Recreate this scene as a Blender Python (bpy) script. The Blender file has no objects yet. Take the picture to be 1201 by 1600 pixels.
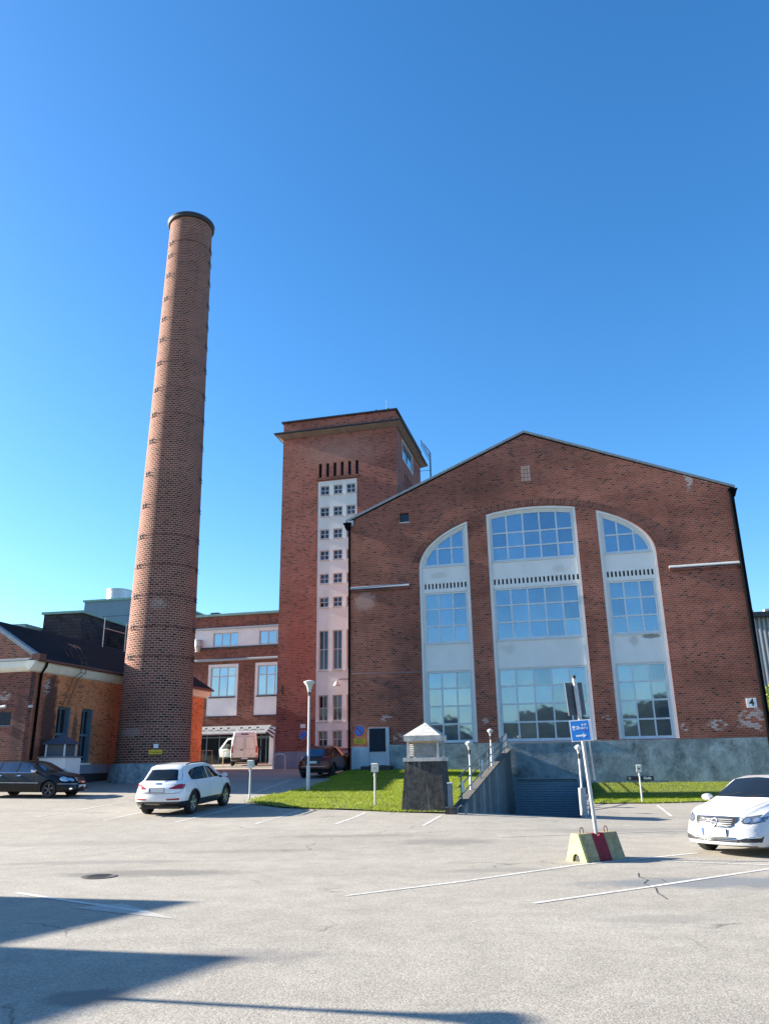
import bpy, bmesh, math, random
import numpy as np
from mathutils import Vector, Matrix
from mathutils.bvhtree import BVHTree
R = math.radians
random.seed(7); rng = np.random.default_rng(7)
SC = bpy.context.scene
COL = SC.collection

# ------------------------------------------------------------------ camera
cam = bpy.data.cameras.new('camera'); camo = bpy.data.objects.new('camera', cam); COL.objects.link(camo)
PITCH, ROLL, CAMH = R(17.8), R(-0.9), 1.9
f_ = Vector((0, math.cos(PITCH), math.sin(PITCH))); r_ = Vector((1, 0, 0)); u_ = Vector((0, -math.sin(PITCH), math.cos(PITCH)))
r2 = math.cos(ROLL)*r_ + math.sin(ROLL)*u_; u2 = -math.sin(ROLL)*r_ + math.cos(ROLL)*u_
mw = Matrix((r2, u2, -f_)).transposed().to_4x4(); mw.translation = Vector((0, 0, CAMH)); camo.matrix_world = mw
cam.sensor_fit = 'VERTICAL'; cam.sensor_height = 36.0; cam.lens = 36*1210/1600; cam.clip_end = 6000; cam.clip_start = 0.05
SC.camera = camo
SC.render.resolution_x = 768; SC.render.resolution_y = 1024

# ------------------------------------------------------------------ light
SUN_EL = R(22.0); SX, SY = -0.975, 0.222
w = bpy.data.worlds.new('World'); SC.world = w; w.use_nodes = True
nt = w.node_tree; bg = nt.nodes['Background']
sky = nt.nodes.new('ShaderNodeTexSky'); sky.sky_type = 'NISHITA'; sky.sun_disc = False
sky.sun_elevation = SUN_EL; sky.sun_rotation = math.atan2(SX, SY)
sky.air_density = 1.0; sky.dust_density = 0.6; sky.ozone_density = 2.5; sky.altitude = 100
hs = nt.nodes.new('ShaderNodeHueSaturation'); hs.inputs['Saturation'].default_value = 1.22; hs.inputs['Hue'].default_value = 0.5
wbm = nt.nodes.new('ShaderNodeMix'); wbm.data_type = 'RGBA'; wbm.blend_type = 'MULTIPLY'; wbm.inputs[0].default_value = 1   # the camera's cool white balance
wbm.inputs[7].default_value = (.89, .985, 1.075, 1); nt.links.new(sky.outputs[0], wbm.inputs[6]); nt.links.new(wbm.outputs[2], hs.inputs['Color']); nt.links.new(hs.outputs[0], bg.inputs[0]); bg.inputs[1].default_value = 0.078
sun = bpy.data.lights.new('sun', 'SUN'); sun.energy = 5.0; sun.angle = R(0.53); sun.color = (1.0, 0.91, 0.78)
suno = bpy.data.objects.new('sun', sun); COL.objects.link(suno)
sd = Vector((SX*math.cos(SUN_EL), SY*math.cos(SUN_EL), math.sin(SUN_EL)))
suno.rotation_euler = sd.to_track_quat('Z', 'Y').to_euler()
suno.location = (-30, 8, 30)
SC.view_settings.view_transform = 'Standard'; SC.view_settings.look = 'None'
SC.view_settings.exposure = 1.85; SC.view_settings.gamma = 1.0

# ------------------------------------------------------------------ frame of the place
PSI = R(14)
U = Vector((math.cos(PSI), -math.sin(PSI), 0)); V = Vector((math.sin(PSI), math.cos(PSI), 0))
P0 = Vector((-2.135, 46.0, 0))                       # left foot of the gabled hall's front
KY = [-100, 18, 26, 33, 43, 50, 63, 75, 400]; KZ = [0, 0, .24, .55, 1.05, 1.38, 1.72, 1.85, 1.85]
def zg(x, y): return np.interp(y, KY, KZ)*np.interp(x, [2, 8], [1, .1])
def AB(a, b, z=0.0): p = P0 + U*a + V*b; return Vector((p.x, p.y, z))
def toab(x, y): d = Vector((x, y, 0)) - P0; return d.dot(U), d.dot(V)
TA0, TA1, TB = 8.97, 12.82, -17.3                      # the garage ramp's trench
def zramp(b): return float(np.interp(b, [TB, -15.0, -7.0, 0, 40], [.12, -.75, -1.9, -1.95, -1.95]))

# ------------------------------------------------------------------ materials
def newmat(name):
    m = bpy.data.materials.new(name); m.use_nodes = True
    return m, m.node_tree, m.node_tree.nodes['Principled BSDF']
def N(nt, typ, **kw):
    n = nt.nodes.new(typ)
    for k, v in kw.items(): setattr(n, k, v)
    return n
def mixc(nt, fac, a, b, mode='MIX'):
    n = N(nt, 'ShaderNodeMix', data_type='RGBA', blend_type=mode)
    for i, s in ((0, fac), (6, a), (7, b)):
        if hasattr(s, 'links'): nt.links.new(s, n.inputs[i])
        elif i == 0: n.inputs[0].default_value = s
        else: n.inputs[i].default_value = (*s, 1)
    return n.outputs[2]
def noise(nt, vec, scale, detail=4, rough=.55, w=None):
    n = N(nt, 'ShaderNodeTexNoise'); n.inputs['Scale'].default_value = scale; n.inputs['Detail'].default_value = detail
    n.inputs['Roughness'].default_value = rough
    if vec is not None: nt.links.new(vec, n.inputs['Vector'])
    return n.outputs['Fac']
def ramp(nt, fac, p0, p1, c0=(0, 0, 0), c1=(1, 1, 1)):
    n = N(nt, 'ShaderNodeValToRGB'); nt.links.new(fac, n.inputs[0])
    e = n.color_ramp.elements; e[0].position = p0; e[0].color = (*c0, 1); e[1].position = p1; e[1].color = (*c1, 1)
    return n.outputs[0]
def objco(nt): return N(nt, 'ShaderNodeTexCoord').outputs['Object']
def vmap(nt, vec, scale=(1, 1, 1), loc=(0, 0, 0), rot=(0, 0, 0)):
    n = N(nt, 'ShaderNodeMapping'); nt.links.new(vec, n.inputs[0])
    n.inputs['Scale'].default_value = scale; n.inputs['Location'].default_value = loc; n.inputs['Rotation'].default_value = rot
    return n.outputs[0]
def bump(nt, p, h, strength=.3, dist=.01):
    b = N(nt, 'ShaderNodeBump'); b.inputs['Strength'].default_value = strength; b.inputs['Distance'].default_value = dist
    nt.links.new(h, b.inputs['Height']); nt.links.new(b.outputs[0], p.inputs['Normal'])
def mth(nt, op, a, b=None, clamp=False):
    n = N(nt, 'ShaderNodeMath', operation=op); n.use_clamp = clamp
    for i, s in ((0, a), (1, b)):
        if s is None: continue
        if hasattr(s, 'links'): nt.links.new(s, n.inputs[i])
        else: n.inputs[i].default_value = s
    return n.outputs[0]

def plain(name, c, rough=.6, metal=0, var=.12, scale=3.0, bstr=0, coat=0, spec=.5):
    """one colour with uneven wear"""
    m, nt, p = newmat(name); o = objco(nt)
    if var:
        f = ramp(nt, noise(nt, o, scale, 6, .65), .3, .72)
        nt.links.new(mixc(nt, f, tuple(x*(1-var) for x in c), tuple(min(1, x*(1+var)) for x in c)), p.inputs['Base Color'])
        rr = N(nt, 'ShaderNodeMapRange'); nt.links.new(noise(nt, o, scale*2.3, 4), rr.inputs[0])
        rr.inputs[3].default_value = max(.02, rough-.08); rr.inputs[4].default_value = min(1, rough+.1); nt.links.new(rr.outputs[0], p.inputs['Roughness'])
    else:
        p.inputs['Base Color'].default_value = (*c, 1); p.inputs['Roughness'].default_value = rough
    p.inputs['Metallic'].default_value = metal; p.inputs['Specular IOR Level'].default_value = spec
    if coat: p.inputs['Coat Weight'].default_value = coat; p.inputs['Coat Roughness'].default_value = .04
    if bstr: bump(nt, p, noise(nt, o, scale*9, 5, .7), bstr, .01)
    return m

def blotch(nt, o, col, centre, size, c, nscale=6, lo=.45, hi=.6, amount=1.0, sel=None):
    """an irregular stain of colour c round a point"""
    v = vmap(nt, o, tuple(1/s for s in size), tuple(-q/s for q, s in zip(centre, size)))
    g = N(nt, 'ShaderNodeTexGradient', gradient_type='SPHERICAL'); nt.links.new(v, g.inputs[0])
    n = noise(nt, o, nscale, 5, .7)
    s = mth(nt, 'ADD', mth(nt, 'MULTIPLY', g.outputs[1], .55), mth(nt, 'MULTIPLY', n, .6))
    s = mth(nt, 'MULTIPLY', s, mth(nt, 'GREATER_THAN', g.outputs[1], 0.0))
    f = ramp(nt, s, lo, hi); f = mth(nt, 'MULTIPLY', f, amount)
    if sel is not None: f = mth(nt, 'MULTIPLY', f, sel)
    return mixc(nt, f, col, c)

def brick(name, c1, c2, dark, mortar, row=.125, bw=.27, ms=.016, blot=(), darkbias=.35, toneamt=.35, bstr=.5, squash=1.0):
    m, nt, p = newmat(name); uv = N(nt, 'ShaderNodeTexCoord').outputs['UV']; o = objco(nt)
    wob = N(nt, 'ShaderNodeTexNoise'); wob.inputs['Scale'].default_value = 2.2; nt.links.new(uv, wob.inputs['Vector'])
    av = N(nt, 'ShaderNodeVectorMath', operation='MULTIPLY_ADD'); nt.links.new(wob.outputs['Color'], av.inputs[0])
    av.inputs[1].default_value = (.03, .02, 0); nt.links.new(uv, av.inputs[2]); uvw = av.outputs[0]
    def bt(width, r, off, a, b, mor, bias, vec=uvw):
        t = N(nt, 'ShaderNodeTexBrick'); nt.links.new(vec, t.inputs['Vector']); t.inputs['Scale'].default_value = 1
        t.inputs['Brick Width'].default_value = width; t.inputs['Row Height'].default_value = r
        t.inputs['Mortar Size'].default_value = ms; t.inputs['Mortar Smooth'].default_value = .25; t.inputs['Bias'].default_value = bias
        t.offset = off; t.inputs['Color1'].default_value = (*a, 1); t.inputs['Color2'].default_value = (*b, 1); t.inputs['Mortar'].default_value = (*mor, 1)
        return t
    t = bt(bw, row, .5, c1, c2, mortar, 0)
    t2 = bt(bw, row, .5, (1, 1, 1), (0, 0, 0), (1, 1, 1), -.2)
    dk = ramp(nt, t2.outputs['Color'], 1-darkbias-.22, 1-darkbias+.12, (1, 1, 1), (0, 0, 0)) if False else None
    vv = bt(bw, row, .5, (0, 0, 0), (1, 1, 1), (0, 0, 0), -.1, vmap(nt, uvw, (1, 1, 1), (bw*16, row*28, 0)))
    dsel = ramp(nt, vv.outputs['Color'], 1-darkbias-.1, 1-darkbias+.1)
    col = mixc(nt, dsel, t.outputs['Color'], dark)
    col = mixc(nt, t.outputs['Fac'], col, mortar)
    # broad tone changes and dirty runs
    tone = ramp(nt, noise(nt, vmap(nt, uv, (.35, .8, 1)), .55, 6, .6), .28, .75, (1-toneamt,)*3, (1+toneamt*.45,)*3)
    col = mixc(nt, 1.0, col, tone, 'MULTIPLY')
    run = ramp(nt, noise(nt, vmap(nt, uv, (2.2, .16, 1)), 1.0, 5, .6), .5, .8, (1, 1, 1), (.72, .7, .7))
    col = mixc(nt, .8, col, run, 'MULTIPLY')
    grit = ramp(nt, noise(nt, uv, 26, 3, .7), .2, .8, (.72,)*3, (1.2,)*3)
    col = mixc(nt, .7, col, grit, 'MULTIPLY')
    sel = ramp(nt, vv.outputs['Color'], .18, .42); sel = mth(nt, 'MULTIPLY', sel, mth(nt, 'SUBTRACT', 1.0, mth(nt, 'MULTIPLY', t.outputs['Fac'], .6)))
    for b in blot: col = blotch(nt, o, col, *b, sel=sel if sum(b[2]) > 1.1 else None)
    nt.links.new(col, p.inputs['Base Color']); p.inputs['Roughness'].default_value = .9; p.inputs['Specular IOR Level'].default_value = .25
    h = mth(nt, 'ADD', mth(nt, 'MULTIPLY', t.outputs['Fac'], -1.0), mth(nt, 'MULTIPLY', noise(nt, uv, 30, 4, .7), .5))
    bump(nt, p, h, bstr, .012)
    return m

WHT = (.50, .46, .43)
MAT = {}
MAT['hall_brick'] = brick('hall_brick', (.36, .108, .064), (.25, .071, .046), (.075, .030, .025), (.34, .20, .16), row=.108, bw=.24, ms=.014, darkbias=.20, toneamt=.5,
    blot=[((19.9, 0, 17.2), (.45, 1, 1.9), WHT, 7, .5, .62, .85), ((20.9, 0, 17.0), (.8, 1, 1.0), WHT, 8, .56, .66, .8),
          ((21.4, 0, 3.6), (1.3, 1, 1.0), WHT, 5, .5, .6, .8), ((19.6, 0, 3.4), (1.0, 1, .5), WHT, 6, .55, .62, .8), ((18.0, 0, 3.3), (.35, 1, .35), WHT, 7, .5, .6, .8),
          ((.9, 0, 11.0), (1.0, 1, .9), (.42, .25, .2), 5, .45, .6, .8), ((3.0, 0, 3.1), (1.0, 1, .45), (.5, .38, .33), 7, .5, .6, .8), ((2.1, 0, 4.2), (.6, 1, .3), (.45, .4, .42), 6, .5, .62, .7),
          ((7.7, 0, 3.9), (.35, 1, .3), WHT, 6, .5, .6, .7), ((14.2, 0, 3.9), (.4, 1, .2), WHT, 6, .45, .55, .7),
          ((.7, 0, 3.2), (.7, 1, .8), (.52, .2, .1), 4, .4, .6, .8), ((2.2, 0, 5.6), (3.0, 1, 1.6), (.10, .05, .045), 2.5, .55, .8, .5)])
MAT['tower_brick'] = brick('tower_brick', (.40, .112, .068), (.28, .073, .048), (.115, .034, .028), (.36, .21, .175), row=.112, bw=.26, ms=.014, darkbias=.25, bstr=.35,
    blot=[((4.3, 0, 23.6), (5.5, 2, 2.4), (.40, .24, .19), 1.6, .45, .8, .55), ((1.3, 0, 9), (3, 2, 8), (.36, .07, .05), 1.2, .5, .85, .45)])
MAT['chimney_brick'] = brick('chimney_brick', (.205, .068, .046), (.14, .045, .033), (.055, .02, .017), (.46, .30, .23), row=.132, bw=.28, ms=.0175, darkbias=.30, toneamt=.22, bstr=.55,
    blot=[((-.3, -2, 4.3), (2.4, 3, 2.4), (.09, .05, .05), 2.0, .55, .8, .6), ((-.8, -1.8, 2.8), (1.3, 1.5, .5), (.3, .22, .2), 5, .52, .65, .7), ((.2, -1.8, 10), (1.5, 2, 1), (.4, .3, .27), 5, .66, .78, .6)])
MAT['orange_brick'] = brick('orange_brick', (.82, .25, .085), (.62, .175, .062), (.22, .065, .03), (.62, .34, .2), row=.10, bw=.25, ms=.012, darkbias=.22,  # orange raised to paint in sunlight bounced onto this shaded wall
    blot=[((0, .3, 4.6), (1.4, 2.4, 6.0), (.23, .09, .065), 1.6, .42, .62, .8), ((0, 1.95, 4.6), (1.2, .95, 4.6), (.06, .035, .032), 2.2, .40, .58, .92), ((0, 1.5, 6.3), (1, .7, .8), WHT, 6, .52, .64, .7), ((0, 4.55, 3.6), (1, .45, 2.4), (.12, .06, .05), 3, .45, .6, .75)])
MAT['rough_brick'] = brick('rough_brick', (.25, .08, .055), (.18, .056, .04), (.07, .03, .025), (.26, .16, .13), row=.10, bw=.25, ms=.013,
    blot=[((-1.6, 0, 5.7), (.9, 1, .6), WHT, 7, .58, .66, .7), ((-.5, 0, 4), (.7, 1, 4), (.09, .05, .045), 3, .5, .7, .7)])
MAT['mid_brick'] = brick('mid_brick', (.28, .095, .06), (.20, .065, .045), (.10, .036, .028), (.28, .17, .13), row=.12, bw=.26, ms=.014, toneamt=.45)
MAT['arch_brick'] = brick('arch_brick', (.24, .074, .05), (.17, .05, .037), (.075, .028, .024), (.25, .15, .12), row=.105, bw=.42, ms=.017)

def stucco(name, a, b, scale=1.4, bstr=.6, runs=True, rough=.9, fine=14, blot=()):
    m, nt, p = newmat(name); o = objco(nt)
    d = N(nt, 'ShaderNodeTexNoise'); d.inputs['Scale'].default_value = scale; d.inputs['Detail'].default_value = 9; d.inputs['Roughness'].default_value = .72; d.inputs['Distortion'].default_value = .25
    nt.links.new(o, d.inputs['Vector'])
    col = mixc(nt, ramp(nt, d.outputs['Fac'], .34, .66), a, b)
    if runs:
        rn = ramp(nt, noise(nt, vmap(nt, o, (1.6, 1.6, .3)), 1.0, 5, .6), .5, .85, (1, 1, 1), (.78, .78, .78)); col = mixc(nt, .4, col, rn, 'MULTIPLY')
    for q in blot: col = blotch(nt, o, col, *q)
    nt.links.new(col, p.inputs['Base Color']); p.inputs['Roughness'].default_value = rough; p.inputs['Specular IOR Level'].default_value = .25
    h = mth(nt, 'ADD', noise(nt, o, fine, 6, .75), mth(nt, 'MULTIPLY', d.outputs['Fac'], 1.2))
    bump(nt, p, h, bstr, .03)
    return m
MAT['plaster'] = stucco('plaster', (.64, .65, .635), (.72, .72, .70), .8, .08, blot=[((16.9, .2, 8.12), (.75, 1, .22), (.16, .15, .12), 5, .45, .62, .8), ((16.0, .2, 7.9), (.5, 1, .5), (.42, .41, .37), 4, .5, .7, .6), ((9.2, .2, 7.8), (.9, 1, .6), (.5, .49, .45), 3, .5, .7, .6), ((5.4, .2, 12.3), (.9, 1, .4), (.5, .49, .44), 3, .5, .7, .6), ((12.4, .2, 12.2), (.9, 1, .4), (.52, .5, .46), 3, .5, .7, .6)])
MAT['plaster_warm'] = stucco('plaster_warm', (.64, .645, .60), (.74, .745, .70), .6, .1)
MAT['plaster_white'] = stucco('plaster_white', (.62, .62, .62), (.75, .74, .72), .6, .06)
MAT['render_blue'] = stucco('render_blue', (.085, .12, .13), (.33, .40, .41), 1.0, 1.0, fine=5)
MAT['patch_grey'] = stucco('patch_grey', (.42, .46, .5), (.6, .63, .64), 2.0, .25)
MAT['stone'] = stucco('stone', (.14, .17, .19), (.42, .46, .46), 2.2, 1.0)
MAT['cornice'] = stucco('cornice', (.66, .62, .5), (.8, .76, .64), .8, .1)
MAT['cove'] = stucco('cove', (.19, .135, .11), (.28, .21, .17), 1.5, .3)
MAT['grey_base'] = stucco('grey_base', (.22, .22, .27), (.32, .32, .37), 1.2, .3)

def boards(name):
    m, nt, p = newmat(name); o = objco(nt)
    s = N(nt, 'ShaderNodeSeparateXYZ'); nt.links.new(o, s.inputs[0])
    v = mth(nt, 'FRACT', mth(nt, 'MULTIPLY', s.outputs[1], 1/.95)); groove = mth(nt, 'LESS_THAN', v, .09)
    cell = N(nt, 'ShaderNodeTexWhiteNoise', noise_dimensions='1D'); nt.links.new(mth(nt, 'FLOOR', mth(nt, 'MULTIPLY', s.outputs[1], 1/.95)), cell.inputs['W'])
    col = mixc(nt, ramp(nt, noise(nt, o, 2.5, 8, .7), .3, .7), (.12, .135, .14), (.24, .26, .26))
    col = mixc(nt, 1, col, ramp(nt, cell.outputs['Value'], 0, 1, (.55,)*3, (1.3,)*3), 'MULTIPLY')
    col = mixc(nt, groove, col, (.04, .045, .05))
    nt.links.new(col, p.inputs['Base Color']); p.inputs['Roughness'].default_value = .9
    bump(nt, p, mth(nt, 'SUBTRACT', noise(nt, o, 12, 6, .7), groove), .6, .03)
    return m
MAT['board_concrete'] = boards('board_concrete')

def old_concrete(name):                                   # pale cap, black-stained body with pale streaks
    m, nt, p = newmat(name); o = objco(nt)
    s = N(nt, 'ShaderNodeSeparateXYZ'); nt.links.new(o, s.inputs[0])
    base = mixc(nt, ramp(nt, noise(nt, o, 4, 8, .7), .3, .7), (.24, .24, .21), (.42, .41, .36))
    stain = mixc(nt, ramp(nt, noise(nt, o, 5, 8, .75), .35, .75), (.012, .013, .014), (.085, .088, .085))
    hgt = mth(nt, 'ADD', s.outputs[2], mth(nt, 'MULTIPLY', noise(nt, vmap(nt, o, (5, 5, .6)), 1.0, 5), -.35))
    f = ramp(nt, hgt, 1.06, 1.28, (1, 1, 1), (0, 0, 0))
    st = ramp(nt, noise(nt, vmap(nt, o, (7, 7, .35)), 1.0, 6, .65), .54, .74, (1, 1, 1), (.2, .2, .2))
    nt.links.new(mixc(nt, mth(nt, 'MULTIPLY', f, st), base, stain), p.inputs['Base Color']); p.inputs['Roughness'].default_value = .95
    bump(nt, p, noise(nt, o, 18, 6, .7), .5, .02)
    return m
MAT['old_concrete'] = old_concrete('old_concrete')

def asphalt(name):
    m, nt, p = newmat(name); o = objco(nt)
    big = ramp(nt, noise(nt, vmap(nt, o, (.5, 1.0, 1)), .28, 6, .6), .3, .7, (.285, .262, .222), (.352, .326, .278))
    med = ramp(nt, noise(nt, o, 1.7, 6, .7), .3, .7, (.85,)*3, (1.1,)*3)
    col = mixc(nt, 1, big, med, 'MULTIPLY')
    v = N(nt, 'ShaderNodeTexVoronoi'); v.inputs['Scale'].default_value = 55; nt.links.new(o, v.inputs['Vector'])
    sp = N(nt, 'ShaderNodeSeparateColor'); nt.links.new(v.outputs['Color'], sp.inputs[0])
    agg = ramp(nt, sp.outputs[0], .05, .95, (.62,)*3, (1.26,)*3); col = mixc(nt, .62, col, agg, 'MULTIPLY')
    n2 = ramp(nt, noise(nt, o, 24, 4, .8), .3, .75, (.8,)*3, (1.16,)*3); col = mixc(nt, .6, col, n2, 'MULTIPLY')
    # patched, bluish smoother squares and darker oily wear
    for cx, cy, rx, ry, c, am in ((5.2, 13.4, 3.4, .9, (.13, .145, .16), .75), (4.6, 6.6, 2.2, .9, (.21, .215, .215), .8), (-4.4, 15.5, 2.6, .75, (.13, .125, .115), .7), (-6.0, 17.3, 3.2, .5, (.16, .15, .14), .55), (-3.2, 18.8, 2.6, .42, (.17, .16, .145), .5), (-7.5, 20.5, 4.5, .7, (.2, .185, .16), .45), (-1.0, 21.2, 3.0, .5, (.17, .16, .14), .6), (2.0, 15.2, 1.8, .5, (.19, .18, .16), .6), (-2.6, 7.6, .7, .4, (.13, .125, .12), .7), (3.3, 10.6, 1.2, .5, (.2, .19, .17), .5), (8.4, 15.9, 1.2, .5, (.10, .095, .09), .7), (-7.0, 28.3, 1.2, 1.4, (.11, .11, .105), .6), (6.5, 22, 4, 1.2, (.2, .19, .17), .6), (1.3, 19.8, 1.8, .9, (.17, .16, .145), .65), (-1.5, 9.0, 1.3, .5, (.15, .145, .14), .55), (0, 40, 60, 19, (.10, .12, .15), .0)):
        if am: col = blotch(nt, o, col, (cx, cy, 0), (rx, ry, 50), c, 1.6, .42, .62, am)
    nt.links.new(col, p.inputs['Base Color']); p.inputs['Roughness'].default_value = .88; p.inputs['Specular IOR Level'].default_value = .3
    crk = N(nt, 'ShaderNodeTexVoronoi', feature='DISTANCE_TO_EDGE'); crk.inputs['Scale'].default_value = .22
    dv = N(nt, 'ShaderNodeTexNoise'); dv.inputs['Scale'].default_value = 1.1; dv.inputs['Detail'].default_value = 6; nt.links.new(o, dv.inputs['Vector'])
    ad = N(nt, 'ShaderNodeVectorMath', operation='MULTIPLY_ADD'); nt.links.new(dv.outputs['Color'], ad.inputs[0]); ad.inputs[1].default_value = (1.3, 1.3, 0); nt.links.new(o, ad.inputs[2]); nt.links.new(ad.outputs[0], crk.inputs['Vector'])
    cf = ramp(nt, crk.outputs['Distance'], .0, .006, (1, 1, 1), (0, 0, 0)); cf = mth(nt, 'MULTIPLY', cf, ramp(nt, noise(nt, o, .35, 3), .55, .62))
    col2 = mixc(nt, mth(nt, 'MULTIPLY', cf, .7), col, (.05, .05, .05)); nt.links.new(col2, p.inputs['Base Color'])
    h = mth(nt, 'ADD', mth(nt, 'MULTIPLY', v.outputs['Distance'], -.9), mth(nt, 'MULTIPLY', noise(nt, o, 26, 5, .8), .9))
    h = mth(nt, 'SUBTRACT', h, cf)
    bump(nt, p, h, .4, .007)
    return m
MAT['asphalt'] = asphalt('asphalt')
def road_paint(name):
    m, nt, p = newmat(name); o = objco(nt)
    col = mixc(nt, mth(nt, 'ADD', mth(nt, 'MULTIPLY', ramp(nt, noise(nt, o, 14, 6, .8), .36, .6), .75), mth(nt, 'MULTIPLY', ramp(nt, noise(nt, o, 1.1, 3, .6), .4, .65), .25)), (.27, .25, .22), (.66, .65, .61))
    nt.links.new(col, p.inputs['Base Color']); p.inputs['Roughness'].default_value = .8
    return m
MAT['road_paint'] = road_paint('road_paint')
MAT['faded_paint'] = plain('faded_paint', (.36, .345, .315), .85, 0, .15, 8)
MAT['kerb'] = plain('kerb', (.42, .41, .38), .9, 0, .2, 4, .3)
MAT['soil'] = plain('soil', (.10, .13, .02), 1, 0, .4, 3, .5)

def grassm(name):
    m, nt, p = newmat(name); o = objco(nt)
    f = ramp(nt, noise(nt, o, .7, 6, .7), .3, .7); i = N(nt, 'ShaderNodeObjectInfo')
    g = N(nt, 'ShaderNodeNewGeometry').outputs['Random Per Island']
    col = mixc(nt, f, (.19, .27, .015), (.34, .40, .026)); col = mixc(nt, ramp(nt, g, .75, 1.0), col, (.30, .27, .08))
    nt.links.new(col, p.inputs['Base Color']); p.inputs['Roughness'].default_value = .6; p.inputs['Specular IOR Level'].default_value = .25
    tr = N(nt, 'ShaderNodeBsdfTranslucent'); nt.links.new(col, tr.inputs[0]); mx = N(nt, 'ShaderNodeMixShader'); mx.inputs[0].default_value = .45
    nt.links.new(p.outputs[0], mx.inputs[1]); nt.links.new(tr.outputs[0], mx.inputs[2]); nt.links.new(mx.outputs[0], nt.nodes['Material Output'].inputs[0])
    return m
MAT['grass'] = grassm('grass')
def leafm(name, a, b):
    m, nt, p = newmat(name); g = N(nt, 'ShaderNodeNewGeometry').outputs['Random Per Island']
    col = mixc(nt, g, a, b); nt.links.new(col, p.inputs['Base Color']); p.inputs['Roughness'].default_value = .5
    tr = N(nt, 'ShaderNodeBsdfTranslucent'); nt.links.new(col, tr.inputs[0]); mx = N(nt, 'ShaderNodeMixShader'); mx.inputs[0].default_value = .4
    nt.links.new(p.outputs[0], mx.inputs[1]); nt.links.new(tr.outputs[0], mx.inputs[2]); nt.links.new(mx.outputs[0], nt.nodes['Material Output'].inputs[0])
    return m
MAT['leaf'] = leafm('leaf', (.09, .15, .015), (.32, .36, .05))
MAT['leaf_dark'] = leafm('leaf_dark', (.03, .07, .015), (.12, .17, .04))
MAT['bark'] = plain('bark', (.10, .075, .05), .95, 0, .3, 6, .5)
MAT['hill'] = stucco('hill', (.008, .012, .006), (.03, .036, .022), .12, .5, False)

def glassm(name, base, metal, rough=.03, var=.25, uvs=(1, 1), wob=.02, cells=False):
    m, nt, p = newmat(name); o = objco(nt)
    f = ramp(nt, noise(nt, vmap(nt, o, (1.2, 1.2, .7)), .9, 3, .5), .35, .65)
    if cells: f = mth(nt, 'ADD', mth(nt, 'MULTIPLY', N(nt, 'ShaderNodeNewGeometry').outputs['Random Per Island'], .75), mth(nt, 'MULTIPLY', f, .25))
    nt.links.new(mixc(nt, f, tuple(x*(1-var) for x in base), base), p.inputs['Base Color'])
    p.inputs['Metallic'].default_value = metal; p.inputs['Roughness'].default_value = rough; p.inputs['IOR'].default_value = 1.55
    bump(nt, p, noise(nt, o, .9, 2, .4), wob, .3)
    return m
MAT['glass_hall'] = glassm('glass_hall', (.29, .385, .47), .85, .035, .3, cells=True)
MAT['glass_tower'] = glassm('glass_tower', (.10, .10, .11), .55, .05, .85, cells=True)
MAT['glass_mid'] = glassm('glass_mid', (.42, .5, .57), .85, .05, .3, cells=True)
MAT['glass_dark'] = glassm('glass_dark', (.015, .018, .022), .1, .05, .3)
MAT['car_glass'] = glassm('car_glass', (.012, .016, .02), .15, .02, .3, wob=0)
MAT['car_glass_blue'] = glassm('car_glass_blue', (.10, .14, .19), .75, .03, .3, wob=0)
MAT['frame_blue'] = plain('frame_blue', (.54, .59, .62), .55, 0, .08)
MAT['frame_grey'] = plain('frame_grey', (.46, .46, .47), .6, 0, .1)
MAT['frame_teal'] = plain('frame_teal', (.10, .15, .19), .55, 0, .15)
MAT['white_metal'] = plain('white_metal', (.50, .50, .49), .45, 0, .1, 6)
MAT['grey_metal'] = plain('grey_metal', (.33, .34, .35), .45, .5, .12, 8)
MAT['zinc'] = plain('zinc', (.42, .43, .43), .5, .6, .2, 5)
MAT['light_flashing'] = plain('light_flashing', (.42, .44, .45), .5, .2, .12, 3)
MAT['dark_metal'] = plain('dark_metal', (.03, .032, .036), .5, .2, .25, 5)
MAT['black_pipe'] = plain('black_pipe', (.004, .0045, .006), .9, 0, .2, 4, spec=.02)
MAT['rust'] = plain('rust', (.13, .055, .04), .8, .1, .35, 6)
MAT['band_rust'] = plain('band_rust', (.16, .075, .06), .85, 0, .35, 5)
MAT['zinc_dark'] = plain('zinc_dark', (.22, .25, .27), .6, .2, .2, 4)
MAT['coping_dark'] = plain('coping_dark', (.10, .095, .085), .9, 0, .3, 5, .3)
MAT['vent_pink'] = plain('vent_pink', (.36, .25, .21), .9, 0, .2, 6)
MAT['iron'] = plain('iron', (.10, .09, .08), .7, .2, .3, 9)
MAT['tar'] = plain('tar', (.03, .03, .032), .9, 0, .2, 3)
MAT['copper'] = plain('copper', (.16, .30, .26), .65, .2, .2, 3)
MAT['roof_black'] = plain('roof_black', (.012, .012, .014), .95, 0, .3, 1.5, .2, spec=.12)
MAT['door_blue'] = plain('door_blue', (.22, .28, .325), .5, .1, .12, 3)
MAT['door_white'] = plain('door_white', (.46, .5, .52), .5, 0, .08, 3)
MAT['louvre'] = plain('louvre', (.06, .075, .095), .6, 0, .2, 6)
MAT['rail_blue'] = plain('rail_blue', (.10, .145, .19), .5, .3, .15, 6)
MAT['weathered_white'] = stucco('weathered_white', (.33, .32, .29), (.58, .57, .53), 3.5, .3)
MAT['timber'] = plain('timber', (.42, .32, .18), .8, 0, .25, 8)
MAT['slate'] = plain('slate', (.045, .065, .10), .6, 0, .2, 5)
MAT['shingle'] = brick('shingle', (.05, .052, .06), (.035, .037, .044), (.025, .025, .03), (.015, .015, .02), row=.35, bw=.7, ms=.02, bstr=.3)
MAT['blue_cladding'] = plain('blue_cladding', (.13, .19, .25), .6, .1, .1, .5)
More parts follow.
